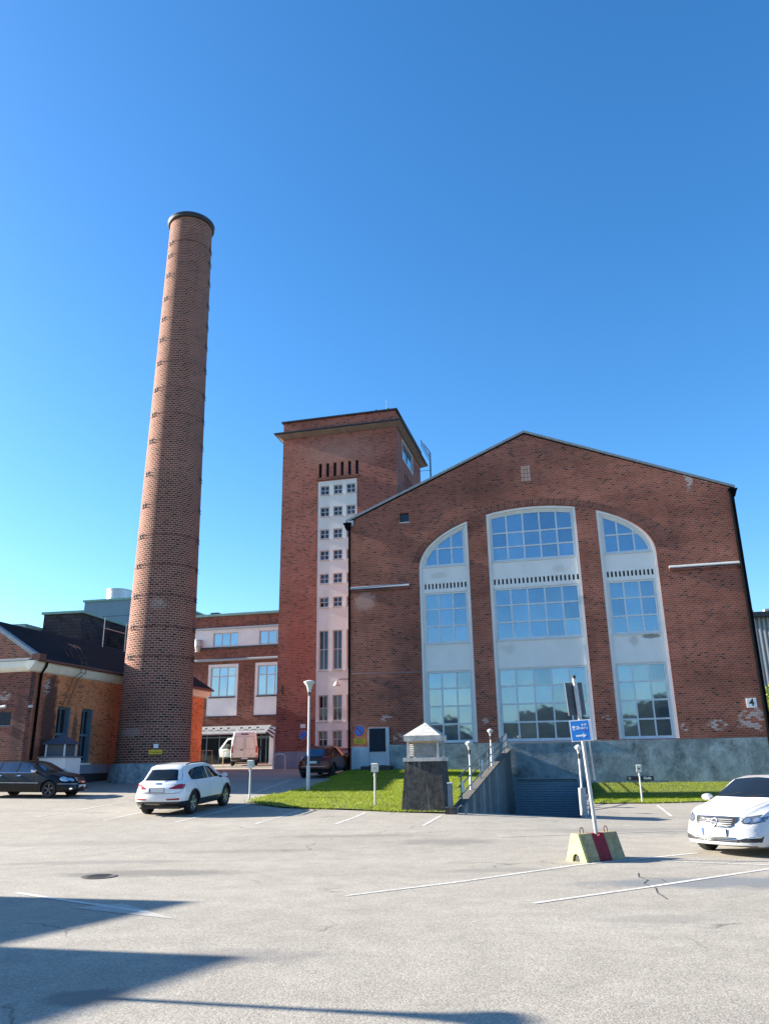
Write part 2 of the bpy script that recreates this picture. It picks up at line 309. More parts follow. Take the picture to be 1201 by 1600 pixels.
MAT['silver'] = plain('silver', (.45, .46, .47), .35, .6, .1, 2)
MAT['awning'] = plain('awning', (.21, .22, .23), .85, 0, .12, 3)
MAT['awning_dark'] = plain('awning_dark', (.08, .07, .065), .85, 0, .12, 3)
def corrugated(name):
    m, nt, p = newmat(name); o = objco(nt); s = N(nt, 'ShaderNodeSeparateXYZ'); nt.links.new(o, s.inputs[0])
    wv = mth(nt, 'SINE', mth(nt, 'MULTIPLY', s.outputs[0], 2*math.pi/.45))
    col = mixc(nt, ramp(nt, wv, .0, .6), (.10, .13, .15), (.30, .34, .35)); nt.links.new(col, p.inputs['Base Color']); p.inputs['Roughness'].default_value = .5
    bump(nt, p, wv, .8, .08); return m
MAT['corrugated'] = corrugated('corrugated')
MAT['board_dark'] = plain('board_dark', (.012, .016, .03), .4, 0, .1)
MAT['sign_blue'] = plain('sign_blue', (.012, .20, .60), .4, 0, .05)
MAT['sign_white'] = plain('sign_white', (.78, .78, .76), .45, 0, .04)
MAT['sign_red'] = plain('sign_red', (.42, .02, .05), .5, 0, .08)
MAT['sign_yellow'] = plain('sign_yellow', (.72, .47, .02), .5, 0, .08)
MAT['sign_ink'] = plain('sign_ink', (.10, .06, .01), .6, 0, 0)
MAT['sign_purple'] = plain('sign_purple', (.25, .06, .5), .6, 0, 0)
MAT['ink'] = plain('ink', (.015, .015, .018), .5, 0, 0)
MAT['lamp_glass'] = plain('lamp_glass', (.50, .52, .51), .3, 0, .1, 5)
MAT['socket'] = plain('socket', (.46, .5, .46), .5, 0, .1, 7)
MAT['barrier_yellow'] = stucco('barrier_yellow', (.52, .50, .14), (.72, .68, .26), 5, .3, False)
MAT['barrier_moss'] = stucco('barrier_moss', (.25, .205, .10), (.47, .40, .23), 6, .8, False)
MAT['barrier_red'] = stucco('barrier_red', (.20, .022, .035), (.30, .04, .05), 5, .4, False)
# cars
def carpaint(name, c, low=.0, rough=.25, metal=0, coat=.6, spec=.5):
    m, nt, p = newmat(name); o = objco(nt); s = N(nt, 'ShaderNodeSeparateXYZ'); nt.links.new(o, s.inputs[0])
    if low:
        f = mth(nt, 'LESS_THAN', s.outputs[2], low); nt.links.new(mixc(nt, f, c, (.014, .015, .016)), p.inputs['Base Color'])
    else: p.inputs['Base Color'].default_value = (*c, 1)
    p.inputs['Roughness'].default_value = rough; p.inputs['Metallic'].default_value = metal
    p.inputs['Coat Weight'].default_value = coat; p.inputs['Coat Roughness'].default_value = .03; p.inputs['Specular IOR Level'].default_value = spec
    return m
MAT['paint_white'] = carpaint('paint_white', (.56, .56, .555))
MAT['paint_white_suv'] = carpaint('paint_white_suv', (.72, .72, .71), .46)
MAT['paint_black'] = carpaint('paint_black', (.006, .006, .007), 0, .28, 0, .12, .25)
MAT['paint_rust'] = carpaint('paint_rust', (.15, .03, .014), .52, .25, .2, .25, .3)
MAT['paint_van'] = carpaint('paint_van', (.66, .71, .69), .62, .35)
MAT['tyre'] = plain('tyre', (.014, .014, .015), .85, 0, .2, 20)
MAT['rim'] = plain('rim', (.52, .53, .54), .3, .7, .05)
MAT['rim_dark'] = plain('rim_dark', (.10, .10, .105), .35, .6, .05)
MAT['chrome'] = plain('chrome', (.75, .76, .77), .12, 1, 0)
MAT['black_plastic'] = plain('black_plastic', (.012, .012, .013), .5, 0, .1)
MAT['seam'] = plain('seam', (.05, .05, .055), .7, 0, 0)
MAT['tail_red'] = plain('tail_red', (.32, .012, .02), .12, 0, .2, 12, coat=.6)
MAT['head_glass'] = plain('head_glass', (.20, .24, .28), .06, .5, .4, 14, coat=1)
MAT['head_bright'] = plain('head_bright', (.7, .73, .76), .1, .8, .2, 14, coat=1)
MAT['plate_white'] = plain('plate_white', (.62, .62, .62), .4, 0, 0)
MAT['plate_blue'] = plain('plate_blue', (.02, .08, .35), .4, 0, 0)
MAT['seat_grey'] = plain('seat_grey', (.32, .33, .33), .8, 0, .1)

# ------------------------------------------------------------------ mesh helpers
class MB:
    def __init__(s): s.v = []; s.f = []
    def add(s, vs, fs):
        o = len(s.v); s.v += [tuple(p) for p in vs]; s.f += [[i+o for i in f] for f in fs]; return s
    def box(s, x0, x1, y0, y1, z0, z1):
        return s.add([(x0, y0, z0), (x1, y0, z0), (x1, y1, z0), (x0, y1, z0), (x0, y0, z1), (x1, y0, z1), (x1, y1, z1), (x0, y1, z1)],
                     [(0, 3, 2, 1), (4, 5, 6, 7), (0, 1, 5, 4), (1, 2, 6, 5), (2, 3, 7, 6), (3, 0, 4, 7)])
    def frustum(s, a, b, z0, z1):                        # a, b = (x0,x1,y0,y1)
        vs = [(a[0], a[2], z0), (a[1], a[2], z0), (a[1], a[3], z0), (a[0], a[3], z0), (b[0], b[2], z1), (b[1], b[2], z1), (b[1], b[3], z1), (b[0], b[3], z1)]
        return s.add(vs, [(0, 3, 2, 1), (4, 5, 6, 7), (0, 1, 5, 4), (1, 2, 6, 5), (2, 3, 7, 6), (3, 0, 4, 7)])
    def prism(s, pts, y0, y1):                           # (x,z) polygon pushed along y
        n = len(pts); vs = [(x, y0, z) for x, z in pts] + [(x, y1, z) for x, z in pts]
        fs = [tuple(range(n)), tuple(range(2*n-1, n-1, -1))] + [(i, i+n, (i+1) % n+n, (i+1) % n) for i in range(n)]
        return s.add(vs, fs)
    def slab(s, pts, x0, x1):                            # (y,z) polygon pushed along x
        n = len(pts); vs = [(x0, y, z) for y, z in pts] + [(x1, y, z) for y, z in pts]
        fs = [tuple(range(n)), tuple(range(2*n-1, n-1, -1))] + [(i, i+n, (i+1) % n+n, (i+1) % n) for i in range(n)]
        return s.add(vs, fs)
    def tube(s, path, r, n=8, r1=None, caps=True):
        P = [Vector(p) for p in path]; m = len(P); vs = []
        for i, p in enumerate(P):
            d = (P[min(i+1, m-1)] - P[max(i-1, 0)]).normalized()
            up = Vector((0, 0, 1)) if abs(d.z) < .9 else Vector((0, 1, 0))
            a = d.cross(up).normalized(); b = d.cross(a).normalized()
            rr = r if r1 is None else r + (r1-r)*i/(m-1)
            vs += [p + (a*math.cos(2*math.pi*k/n) + b*math.sin(2*math.pi*k/n))*rr for k in range(n)]
        fs = [(i*n+k, i*n+(k+1) % n, (i+1)*n+(k+1) % n, (i+1)*n+k) for i in range(m-1) for k in range(n)]
        if caps: fs += [tuple(range(n)), tuple(range(m*n-1, (m-1)*n-1, -1))]
        return s.add(vs, fs)
    def lathe(s, prof, cx=0, cy=0, n=24, axis='z', caps=True):
        vs = []
        for r, h in prof:
            for k in range(n):
                t = 2*math.pi*k/n; c, q = r*math.cos(t), r*math.sin(t)
                vs.append((cx+c, cy+q, h) if axis == 'z' else ((cx+c, h, cy+q) if axis == 'y' else (h, cx+c, cy+q)))
        m = len(prof); fs = [(i*n+k, i*n+(k+1) % n, (i+1)*n+(k+1) % n, (i+1)*n+k) for i in range(m-1) for k in range(n)]
        if caps: fs += [tuple(range(n)), tuple(range(m*n-1, (m-1)*n-1, -1))]
        return s.add(vs, fs)
    def build(s, name, mat, parent=None, smooth=False, uv=True, fix=True, ang=35):
        me = bpy.data.meshes.new(name); me.from_pydata([tuple(map(float, v)) for v in s.v], [], s.f)
        return finish(me, name, mat, parent, smooth, uv, fix, ang)

def boxuv(me):
    while me.uv_layers: me.uv_layers.remove(me.uv_layers[0])
    uvl = me.uv_layers.new(name='UVMap')
    for p in me.polygons:
        n = p.normal; ax = max(range(3), key=lambda i: abs(n[i]))
        for li in p.loop_indices:
            c = me.vertices[me.loops[li].vertex_index].co
            uvl.data[li].uv = (c.y, c.z) if ax == 0 else ((c.x, c.z) if ax == 1 else (c.x, c.y))
def finish(me, name, mat, parent, smooth=False, uv=True, fix=True, ang=35):
    if fix:
        bm = bmesh.new(); bm.from_mesh(me); bmesh.ops.recalc_face_normals(bm, faces=bm.faces); bm.to_mesh(me); bm.free()
    me.update()
    if uv: boxuv(me)
    me.materials.append(MAT[mat] if isinstance(mat, str) else mat)
    if smooth:
        me.shade_smooth(); me.set_sharp_from_angle(angle=R(ang))
    o = bpy.data.objects.new(name, me); COL.objects.link(o)
    if parent is not None: o.parent = parent
    return o
def tag(o, label=None, cat=None, group=None, kind=None):
    for k, v in (('label', label), ('category', cat), ('group', group), ('kind', kind)):
        if v: o[k] = v
    return o
def thing(name, loc, label, cat, rz=0, group=None, pitch=0):
    o = bpy.data.objects.new(name, None); COL.objects.link(o); o.empty_display_size = .3
    o.location = loc; o.rotation_euler = (0, pitch, rz); return tag(o, label, cat, group)
def children(o): return [c for c in bpy.data.objects if c.parent == o]
def copy_tree(o, parent=None):
    c = o.copy(); COL.objects.link(c); c.parent = parent
    for ch in children(o): copy_tree(ch, c)
    return c

def curve_mesh(splines, t):
    """flat filled shape with holes, thickness t, in local XY"""
    cu = bpy.data.curves.new('tmp', 'CURVE'); cu.dimensions = '2D'; cu.fill_mode = 'BOTH'; cu.extrude = t/2
    for pts in splines:
        sp = cu.splines.new('POLY'); sp.points.add(len(pts)-1); sp.use_cyclic_u = True
        for q, (x, y) in zip(sp.points, pts): q.co = (x, y, 0, 1)
    ob = bpy.data.objects.new('tmp', cu); COL.objects.link(ob)
    dg = bpy.context.evaluated_depsgraph_get(); me = bpy.data.meshes.new_from_object(ob.evaluated_get(dg), depsgraph=dg)
    bpy.data.objects.remove(ob); bpy.data.curves.remove(cu)
    me.materials.clear()
    return me
def plate(outline, holes, y0, y1, name, mat, parent, uv=True):
    """upright plate in the (x,z) plane from depth y0 to y1, with holes"""
    me = curve_mesh([outline]+list(holes), abs(y1-y0)); mid = (y0+y1)/2
    for v in me.vertices: x, y, z = v.co; v.co = (x, mid-z, y)
    return finish(me, name, mat, parent, uv=uv, fix=False)
def rect(x0, x1, z0, z1): return [(x0, z0), (x1, z0), (x1, z1), (x0, z1)]
def text(body, size, mat, parent, loc, rot=(R(90), 0, 0), name='lettering', bold=0, align='CENTER'):
    cu = bpy.data.curves.new('t', 'FONT'); cu.body = body; cu.size = size; cu.align_x = align; cu.align_y = 'CENTER'; cu.extrude = .002; cu.offset = bold
    ob = bpy.data.objects.new('t', cu); COL.objects.link(ob); dg = bpy.context.evaluated_depsgraph_get()
    me = bpy.data.meshes.new_from_object(ob.evaluated_get(dg), depsgraph=dg); bpy.data.objects.remove(ob); bpy.data.curves.remove(cu)
    me.materials.clear(); o = finish(me, name, mat, parent, uv=False, fix=False); o.location = loc; o.rotation_euler = rot; return o

# ------------------------------------------------------------------ ground
def build_ground():
    # grid in the buildings' own directions so the ramp's trench has clean edges
    al = list(np.arange(-60, 61, 1.0)); bl = list(np.arange(-62, 46, 1.0))
    far = [75, 100, 150, 250, 500, 1200, 3500]
    al = sorted(set([-q for q in far] + al + far + [TA0-.02, TA0, TA1, TA1+.02])); bl = sorted(set([-q for q in far] + bl + far[1:] + [TB]))
    al = [a for a in al if not (9.0 <= a < TA0-.021)]
    vs = []; idx = {}
    for j, b in enumerate(bl):
        for i, a in enumerate(al):
            p = AB(a, b); z = float(zg(p.x, p.y))
            if TA0 <= a <= TA1 and TB < b <= .5: z = zramp(b)
            rr = math.hypot(a, b)
            vs.append((p.x, p.y, z))
    na = len(al); fs = [(j*na+i, j*na+i+1, (j+1)*na+i+1, (j+1)*na+i) for j in range(len(bl)-1) for i in range(na-1)]
    mb = MB(); mb.add(vs, fs); o = mb.build('ground', 'asphalt', uv=False, fix=False)
    tag(o, kind='structure'); return o
build_ground()

def strip(name, pts, width, mat='road_paint', lift=.006):
    """painted line laid along ground points, each end at world (x,y)"""
    mb = MB(); P = []
    for (x0, y0), (x1, y1) in zip(pts[:-1], pts[1:]):
        n = max(2, int(math.hypot(x1-x0, y1-y0)/.5)); P += [(x0+(x1-x0)*k/n, y0+(y1-y0)*k/n) for k in range(n)]
    P.append(pts[-1]); vs = []
    for i, (x, y) in enumerate(P):
        a = P[max(i-1, 0)]; b = P[min(i+1, len(P)-1)]; dx, dy = b[0]-a[0], b[1]-a[1]; l = math.hypot(dx, dy); nx, ny = -dy/l*width/2, dx/l*width/2
        for s in (-1, 1):
            X, Y = x+nx*s, y+ny*s; vs.append((X, Y, float(zg(X, Y))+lift))
    mb.add(vs, [(2*i, 2*i+2, 2*i+3, 2*i+1) for i in range(len(P)-1)])
    o = mb.build(name, mat, uv=False, fix=False); tag(o, kind='structure'); return o
def abxy(a, b): p = AB(a, b); return (p.x, p.y)
for a, b0, b1 in ((.8, -21.2, -15.6), (3.5, -21.4, -17.6), (5.9, -21.3, -18.0), (8.5, -21.4, -18.6), (15.56, -15.6, -9.7), (-1.8, -21.0, -15.0), (-4.6, -20.5, -15)):
    strip('parking_line', [abxy(a, b0), abxy(a, b1)], .10)
strip('parking_line', [(-.66, 12.66), (1.15, 13.87), (3.45, 15.69), (4.88, 16.47), (6.31, 17.28)], .10)
strip('parking_line', [(1.95, 11.78), (3.79, 12.94), (6.6, 14.79), (9, 16.35)], .10)
strip('parking_line', [(5.23, 16.04), (6.83, 15.28), (8.5, 14.4)], .09)
strip('parking_line', [(2.7, 20.57), (5.22, 21.23), (7.82, 22.13)], .10, 'faded_paint')
strip('parking_line', [(-5.86, 33.9), (-5.02, 43.6)], .10)
strip('parking_line', [(-4.3, 42.2), (-1.9, 42.7)], .10)
strip('parking_line', [(-14.5, 30.2), (-9.5, 28.4)], .10, 'faded_paint')
strip('parking_line', [(-13.0, 33.2), (-11.2, 33.4)], .10)
strip('parking_line', [(-5.91, 13.46), (-5.1, 12.85), (-4.09, 12.16), (-3.3, 11.6)], .10)
strip('asphalt_crack', [(4.25, 14.55), (4.12, 14.1), (4.16, 13.75), (3.98, 13.4), (4.02, 12.95), (3.9, 12.5), (3.86, 11.95)], .022, 'tar', .003)
strip('asphalt_crack', [(4.12, 14.1), (4.4, 13.8), (4.36, 13.5)], .014, 'tar', .003)
mb = MB(); q = [(-4.45, 12.0), (-3.85, 12.3), (-2.75, 11.05), (-3.3, 11.35)]
mb.add([(x, y, .005) for x, y in q], [(0, 3, 2, 1)]); tag(mb.build('painted_arrow', 'faded_paint', uv=False, fix=False), kind='structure')

# ------------------------------------------------------------------ lawns
def lawn_z(a, b, kind):
    p = AB(a, b); z = float(zg(p.x, p.y)); pf = AB(a, 0); zf = float(zg(pf.x, pf.y))
    if kind == 'l': t = np.clip((b+17)/17, 0, 1); tgt = np.interp(a, [0, 9], [1.47, 1.30]); return z + .05 + (tgt-zf-.05)*t
    t = np.clip((b+3.2)/3.2, 0, 1); return z + .04 + (.66-zf-.04)*t**1.3
LEFT = [toab(*q) for q in ((-5.35, 31.6), (-4.9, 30.4), (-3.75, 28.95), (-1.96, 28.2), (.67, 26.9), (1.95, 26.4))] + [(8.75, -.07), (.4, -.07), (.1, -1.3)] + [toab(-3.0, 38.2), toab(-3.77, 35.3), toab(-4.7, 33.2)]
RIGHT = [(13.05, -8.75), (15.5, -8.5), (18.4, -7.2), (26, -5.4), (26, -.07), (13.05, -.07)]
def inside(poly, A, B):
    r = np.zeros(A.shape, bool); n = len(poly)
    for i in range(n):
        x0, y0 = poly[i]; x1, y1 = poly[(i+1) % n]
        c = ((y0 > B) != (y1 > B)) & (A < (x1-x0)*(B-y0)/(y1-y0+1e-12)+x0); r ^= c
    return r
def lawn(poly, kind, dens, label):
    pa = np.array(poly); lo = pa.min(0); hi = pa.max(0)
    me = curve_mesh([poly], 0); bm = bmesh.new(); bm.from_mesh(me)
    for _ in range(3): bmesh.ops.subdivide_edges(bm, edges=[e for e in bm.edges if e.calc_length() > .9], cuts=1, use_grid_fill=True)
    bmesh.ops.triangulate(bm, faces=bm.faces)
    for v in bm.verts:
        a, b = v.co.x, v.co.y; p = AB(a, b); v.co = (p.x, p.y, lawn_z(a, b, kind))
    bm.to_mesh(me); bm.free(); so = finish(me, 'lawn_soil', 'soil', None, uv=False); tag(so, kind='structure')
    n = int((hi[0]-lo[0])*(hi[1]-lo[1])*dens); A = rng.uniform(lo[0], hi[0], n); B = rng.uniform(lo[1], hi[1], n)
    edge = inside(poly, A + rng.normal(0, .14, n) + .12*np.sin(B*2.3+A*1.7), B + rng.normal(0, .14, n) + .16*np.sin(A*2.1)); bare = np.sin(A*1.3+B*.7)+np.sin(A*.6-B*1.9)+rng.normal(0, .6, n)
    k = edge & (bare < 1.9); A, B = A[k], B[k]; n = len(A)
    X = P0.x + U.x*A + V.x*B; Y = P0.y + U.y*A + V.y*B
    Z = np.array([lawn_z(a, b, kind) for a, b in zip(A, B)])-.01
    h = rng.uniform(.03, .085, n); th = rng.uniform(0, 2*np.pi, n); wd = rng.uniform(.008, .018, n); ln = rng.normal(0, .045, (n, 2))
    co = np.zeros((n, 3, 3)); co[:, 0] = np.stack([X-np.cos(th)*wd, Y-np.sin(th)*wd, Z], 1); co[:, 1] = np.stack([X+np.cos(th)*wd, Y+np.sin(th)*wd, Z], 1)
    co[:, 2] = np.stack([X+ln[:, 0], Y+ln[:, 1], Z+h], 1)
    me = bpy.data.meshes.new('grass'); me.vertices.add(3*n); me.vertices.foreach_set('co', co.ravel()); me.loops.add(3*n)
    me.loops.foreach_set('vertex_index', np.arange(3*n, dtype=np.int32)); me.polygons.add(n); me.polygons.foreach_set('loop_start', np.arange(0, 3*n, 3, dtype=np.int32)); me.polygons.foreach_set('loop_total', np.full(n, 3, dtype=np.int32))
    me.update(); me.validate(); me.materials.append(MAT['grass']); o = bpy.data.objects.new('grass', me); COL.objects.link(o); tag(o, label, 'grass', kind='stuff')
lawn(LEFT, 'l', 520, 'sunlit green lawn sloping up to the hall left of the stair')
lawn(RIGHT, 'r', 420, 'sunlit green lawn strip right of the garage ramp')
# kerb of the driveway at the top
mb = MB(); 
for (x0, y0), (x1, y1) in (((-14, 58.5), (-5.4, 55.6)), ((-5.4, 55.6), (-1.6, 47.0))):
    n = 12
    for k in range(n):
        xa, ya, xb, yb = x0+(x1-x0)*k/n, y0+(y1-y0)*k/n, x0+(x1-x0)*(k+1)/n, y0+(y1-y0)*(k+1)/n
        l = math.hypot(xb-xa, yb-ya); nx, ny = -(yb-ya)/l*.12, (xb-xa)/l*.12; za, zb = float(zg(xa, ya)), float(zg(xb, yb))
        if nx*0+ny < 0: nx, ny = -nx, -ny
        vs = [(xa, ya, za-.1), (xb, yb, zb-.1), (xb+nx, yb+ny, zb-.1), (xa+nx, ya+ny, za-.1), (xa, ya, za+.13), (xb, yb, zb+.13), (xb+nx, yb+ny, zb+.13), (xa+nx, ya+ny, za+.13)]
        mb.add(vs, [(4, 5, 6, 7), (0, 1, 5, 4), (2, 3, 7, 6)] + ([(3, 0, 4, 7)] if k == 0 else []) + ([(1, 2, 6, 5)] if k == n-1 else []))
tag(mb.build('kerb', 'kerb', uv=False, fix=False), kind='structure')

# ------------------------------------------------------------------ gabled brick hall
HALL = thing('brick_hall', P0, 'gabled red brick hall with tall white framed arched window bays', 'building', -PSI)
EA, EZ0, EH = 6.72, 12.7, 3.32; CX = 10.98; HW = 21.96
def ez(x, d=0): return EZ0 + (EH-d)*math.sqrt(max(0, 1-((x-CX)/(EA-d))**2))
def ex(z, d=0): return (EA-d)*math.sqrt(max(0, 1-((z-EZ0)/(EH-d))**2))
def arcpts(x0, x1, d=0, n=22):
    """points along the ellipse from x0 to x1, even in angle"""
    t0 = math.acos(max(-1, min(1, (x0-CX)/(EA-d)))); t1 = math.acos(max(-1, min(1, (x1-CX)/(EA-d))))
    return [(CX+(EA-d)*math.cos(t0+(t1-t0)*k/n), EZ0+(EH-d)*math.sin(t0+(t1-t0)*k/n)) for k in range(n+1)]
def mirror(pts): return [(2*CX-x, z) for x, z in reversed(pts)]
ZB = 2.78
bayL = [(CX-EA, ZB), (7.26, ZB)] + arcpts(7.26, CX-EA)
bayC = [(8.4, ZB), (13.56, ZB)] + arcpts(13.56, 8.4)
bayR = mirror(bayL)
def inset_bay(k, d):
    if k == 'L': return [(CX-EA+d, ZB), (7.26-d, ZB)] + arcpts(7.26-d, CX-EA+d, d)
    if k == 'C': return [(8.4+d, ZB), (13.56-d, ZB)] + arcpts(13.56-d, 8.4+d, d)
    return mirror(inset_bay('L', d))
gable = [(0, 1.0), (HW, 1.0), (HW, 16.1), (CX, 20.62), (0, 16.05)]
holes = [bayL, bayC, bayR, rect(3.16, 3.72, 15.74, 16.31), rect(1.06, 2.27, 1.64, 3.70)]
plate(gable, holes, 0, .45, 'front_wall', 'hall_brick', HALL)
mb = MB(); mb.box(0, .45, .455, 15, -2, 16.0).box(HW-.45, HW, .455, 15, -2, 16.0)
mb.box(0.46, HW-.46, 14.5, 15, -2, 16); mb.prism([(0, 16.001), (HW, 16.001), (CX, 20.6)], 14.5, 15); mb.build('side_wall', 'hall_brick', HALL)
mb = MB()
for s in (0, 1):
    a = [(-.25, 15.98), (CX, 20.66), (CX, 20.86), (-.25, 16.18)]
    if s: a = [(2*CX-x, z) for x, z in a]
    mb.prism(a, .03, 15.2)
mb.build('roof', 'roof_black', HALL)
mb = MB()
for s in (0, 1):
    a = [(-.28, 16.04), (CX, 20.73), (CX, 20.87), (-.28, 16.18)]
    if s: a = [(2*CX-x, z) for x, z in a]
    mb.prism(a, -.07, .027)
mb.build('verge_flashing', 'zinc_dark', HALL)
# gutter ends, boxes and pipes
def pipe(path, r, parent, mat='black_pipe', name='downpipe'):
    return MB().tube(path, r, 10).build(name, mat, parent, True)
pipe([(-.02, -.12, 15.6), (-.05, -.12, 1.35)], .07, HALL)
pipe([(HW+.02, -.12, 15.7), (HW+.02, -.12, .6)], .13, HALL)
for x in (-.12, HW+.1):
    mb = MB(); mb.frustum((x-.1, x+.1, -.22, -.02), (x-.22, x+.22, -.3, .05), 15.5, 15.85); mb.box(x-.24, x+.24, -.32, .05, 15.85, 15.93); mb.build('rain_hopper', 'black_pipe', HALL)
mb = MB(); mb.box(-.15, .22, -.1, -.01, 15.75, 16.1); mb.build('kneeler', 'light_flashing', HALL)
# plinth
mb_holes = [rect(9.2, 12.36, -2.5, .84)]
plate([(2.3, -2.3), (HW+.02, -2.3), (HW+.02, 2.74), (2.3, 2.74)], [rect(9.2, 12.36, -2.29, .84)], -.07, -.005, 'plinth', 'render_blue', HALL)
plate(rect(.06, 1.05, 1.0, 2.66), [], -.05, -.005, 'plaster_patch', 'patch_grey', HALL)
MB().box(8.75, 13.75, -.1, -.075, 2.70, 2.755).build('sill_pipe', 'grey_metal', HALL)
# garage shutter
mb = MB(); z = -2.2
while z < .80:
    mb.add([(9.2, -.005, z), (12.36, -.005, z), (12.36, .06, z+.105), (9.2, .06, z+.105), (9.2, -.005, z+.122), (12.36, -.005, z+.122)], [(0, 1, 2, 3), (3, 2, 5, 4)]); z += .122
mb.build('garage_shutter', 'door_blue', HALL, fix=False)
mb = MB(); mb.box(9.12, 9.2, -.1, -.073, -2.2, .9).box(12.36, 12.44, -.1, -.073, -2.2, .9).box(9.2, 12.36, -.1, -.073, .84, .9); mb.build('garage_frame', 'door_blue', HALL)
# louvred service door
D = MB().box(1.1, 2.05, .04, .09, 1.66, 2.34).build('service_door', 'door_white', HALL)
mb = MB(); mb.box(1.06, 1.1, -.03, .1, 1.64, 3.7).box(2.07, 2.27, -.05, .1, 1.64, 3.7).box(1.1, 2.07, -.03, .1, 3.65, 3.7).box(1.1, 2.07, 0, .1, 2.34, 2.38); mb.build('frame', 'door_white', D)
mb = MB(); mb.box(1.1, 2.07, .10, .13, 2.38, 3.65)
for k in range(21):
    z = 2.39+k*.06; mb.add([(1.1, .0, z), (2.07, .0, z), (2.07, .08, z+.05), (1.1, .08, z+.05)], [(0, 1, 2, 3)])
mb.build('louvre', 'louvre', D, fix=False)
MB().box(2.09, 2.14, -.09, -.05, 2.5, 2.66).build('handle', 'grey_metal', D)
MB().box(.85, 2.5, -.9, -.08, 1.2, 1.62).build('door_step', 'dark_metal', HALL)
# ledges, cable, little gable openings
for x0, x1, z in ((-.02, 3.66, 11.83), (18.26, HW+.06, 11.8)):
    mb = MB(); mb.add([(x0, -.16, z-.03), (x1, -.16, z-.03), (x1, -.005, z+.09), (x0, -.005, z+.09), (x0, -.16, z-.08), (x1, -.16, z-.08), (x1, -.005, z-.08), (x0, -.005, z-.08)], [(0, 1, 2, 3), (4, 5, 1, 0), (7, 6, 5, 4), (0, 3, 7, 4), (1, 5, 6, 2)])
    mb.build('ledge_flashing', 'light_flashing', HALL)
    MB().box(max(x0, 0), min(x1, HW), -.09, -.005, z-.24, z-.085).build('brick_ledge', 'arch_brick', HALL)
MB().tube([(.1, -.03, 6.75), (2, -.03, 6.72), (4.25, -.03, 6.7)], .018, 6).build('cable', 'grey_metal', HALL)
mb = MB(); mb.box(3.12, 3.76, -.03, -.003, 15.68, 15.735); F = mb.build('small_vent_window', 'frame_grey', HALL); MB().box(3.15, 3.73, .15, .2, 15.73, 16.32).build('pane', 'glass_dark', F)
mb = MB()
for i in range(3):
    for j in range(4): mb.box(10.64+i*.19, 10.80+i*.19, -.02, -.003, 17.62+j*.25, 17.84+j*.25)
mb.build('gable_vent', 'vent_pink', HALL)
# brick arch over the bays
def arch_ring(x0, x1, name):
    me = bpy.data.meshes.new(name); vs, fs, uvs = [], [], []
    a = arcpts(x0, x1, -.04, 70); b = [(CX+(x-CX)*(EA+.44)/(EA+.04), EZ0+(z-EZ0)*(EH+.44)/(EH+.04)) for x, z in a]; L = 0; Ls = []
    for i in range(len(a)):
        if i: L += math.hypot(b[i][0]-b[i-1][0], b[i][1]-b[i-1][1])
        Ls.append(L)
    for (p, q) in zip(a, b): vs += [(p[0], -.025, p[1]), (q[0], -.025, q[1]), (p[0], 0, p[1]), (q[0], 0, q[1])]
    for i in range(len(a)-1):
        o = 4*i; fs += [(o, o+1, o+5, o+4), (o+1, o+3, o+7, o+5), (o+2, o, o+4, o+6)]; uvs += [((0.02, Ls[i]), (.40, Ls[i]), (.40, Ls[i+1]), (0.02, Ls[i+1]))]*3
    me.from_pydata(vs, [], fs); ul = me.uv_layers.new(name='UVMap')
    for p, t in zip(me.polygons, uvs):
        for li, c in zip(p.loop_indices, t): ul.data[li].uv = c
    o = finish(me, name, 'arch_brick', HALL, uv=False, fix=True); return o
arch_ring(CX-EA+.001, CX+EA-.001, 'brick_arch')

def win_frame(parent, outline_fn, x0, x1, z0, ztop, xmin, xmax, cols, rows, y, bar=.085, fr=.11, mat='frame_blue', glass='glass_hall', side_lo=None):
    """outline_fn(d) gives the opening inset by d; cols / rows are bar positions"""
    o = plate(outline_fn(0), [outline_fn(fr)], y, y+.09, 'window', mat, parent, uv=False)
    mb = MB()
    for c in cols:
        zt = ztop(c)
        if zt > z0+fr+.1: mb.box(c-bar/2, c+bar/2, y+.01, y+.08, z0+fr, zt-fr*.6)
    for r in rows:
        a, b = xmin(r), xmax(r)
        if b-a > .3: mb.box(a+fr*.6, b-fr*.6, y+.014, y+.076, r-bar/2, r+bar/2)
    mb.build('glazing_bar', mat, o, uv=False)
    xe = [x0]+sorted(cols)+[x1]; zt = max(q[1] for q in outline_fn(0)); ze = [z0]+sorted(rows)+[zt]; pm = MB()
    for i in range(len(xe)-1):                           # each pane set a hair out of true
        for j in range(len(ze)-1):
            a, b, c, d = (rng.normal(0, .0035) for _ in range(4)); yy = y+.055
            pm.add([(xe[i]+.01, yy+a, ze[j]+.01), (xe[i+1]-.01, yy+b, ze[j]+.01), (xe[i+1]-.01, yy+c, ze[j+1]-.01), (xe[i]+.01, yy+a+c-b, ze[j+1]-.01)], [(0, 1, 2, 3)])
    g = pm.build('pane', glass, o, uv=False, fix=False)
    return o
def rect_win(parent, x0, x1, z0, z1, nc, nr, y, rowz=None, **kw):
    cols = [x0+(x1-x0)*k/nc for k in range(1, nc)]; rows = rowz or [z0+(z1-z0)*k/nr for k in range(1, nr)]
    return win_frame(parent, lambda d: rect(x0+d, x1-d, z0+d, z1-d), x0, x1, z0, lambda c: z1, lambda r: x0, lambda r: x1, cols, rows, y, **kw)
PY = .16                                                 # plaster panels lie back from the brick face
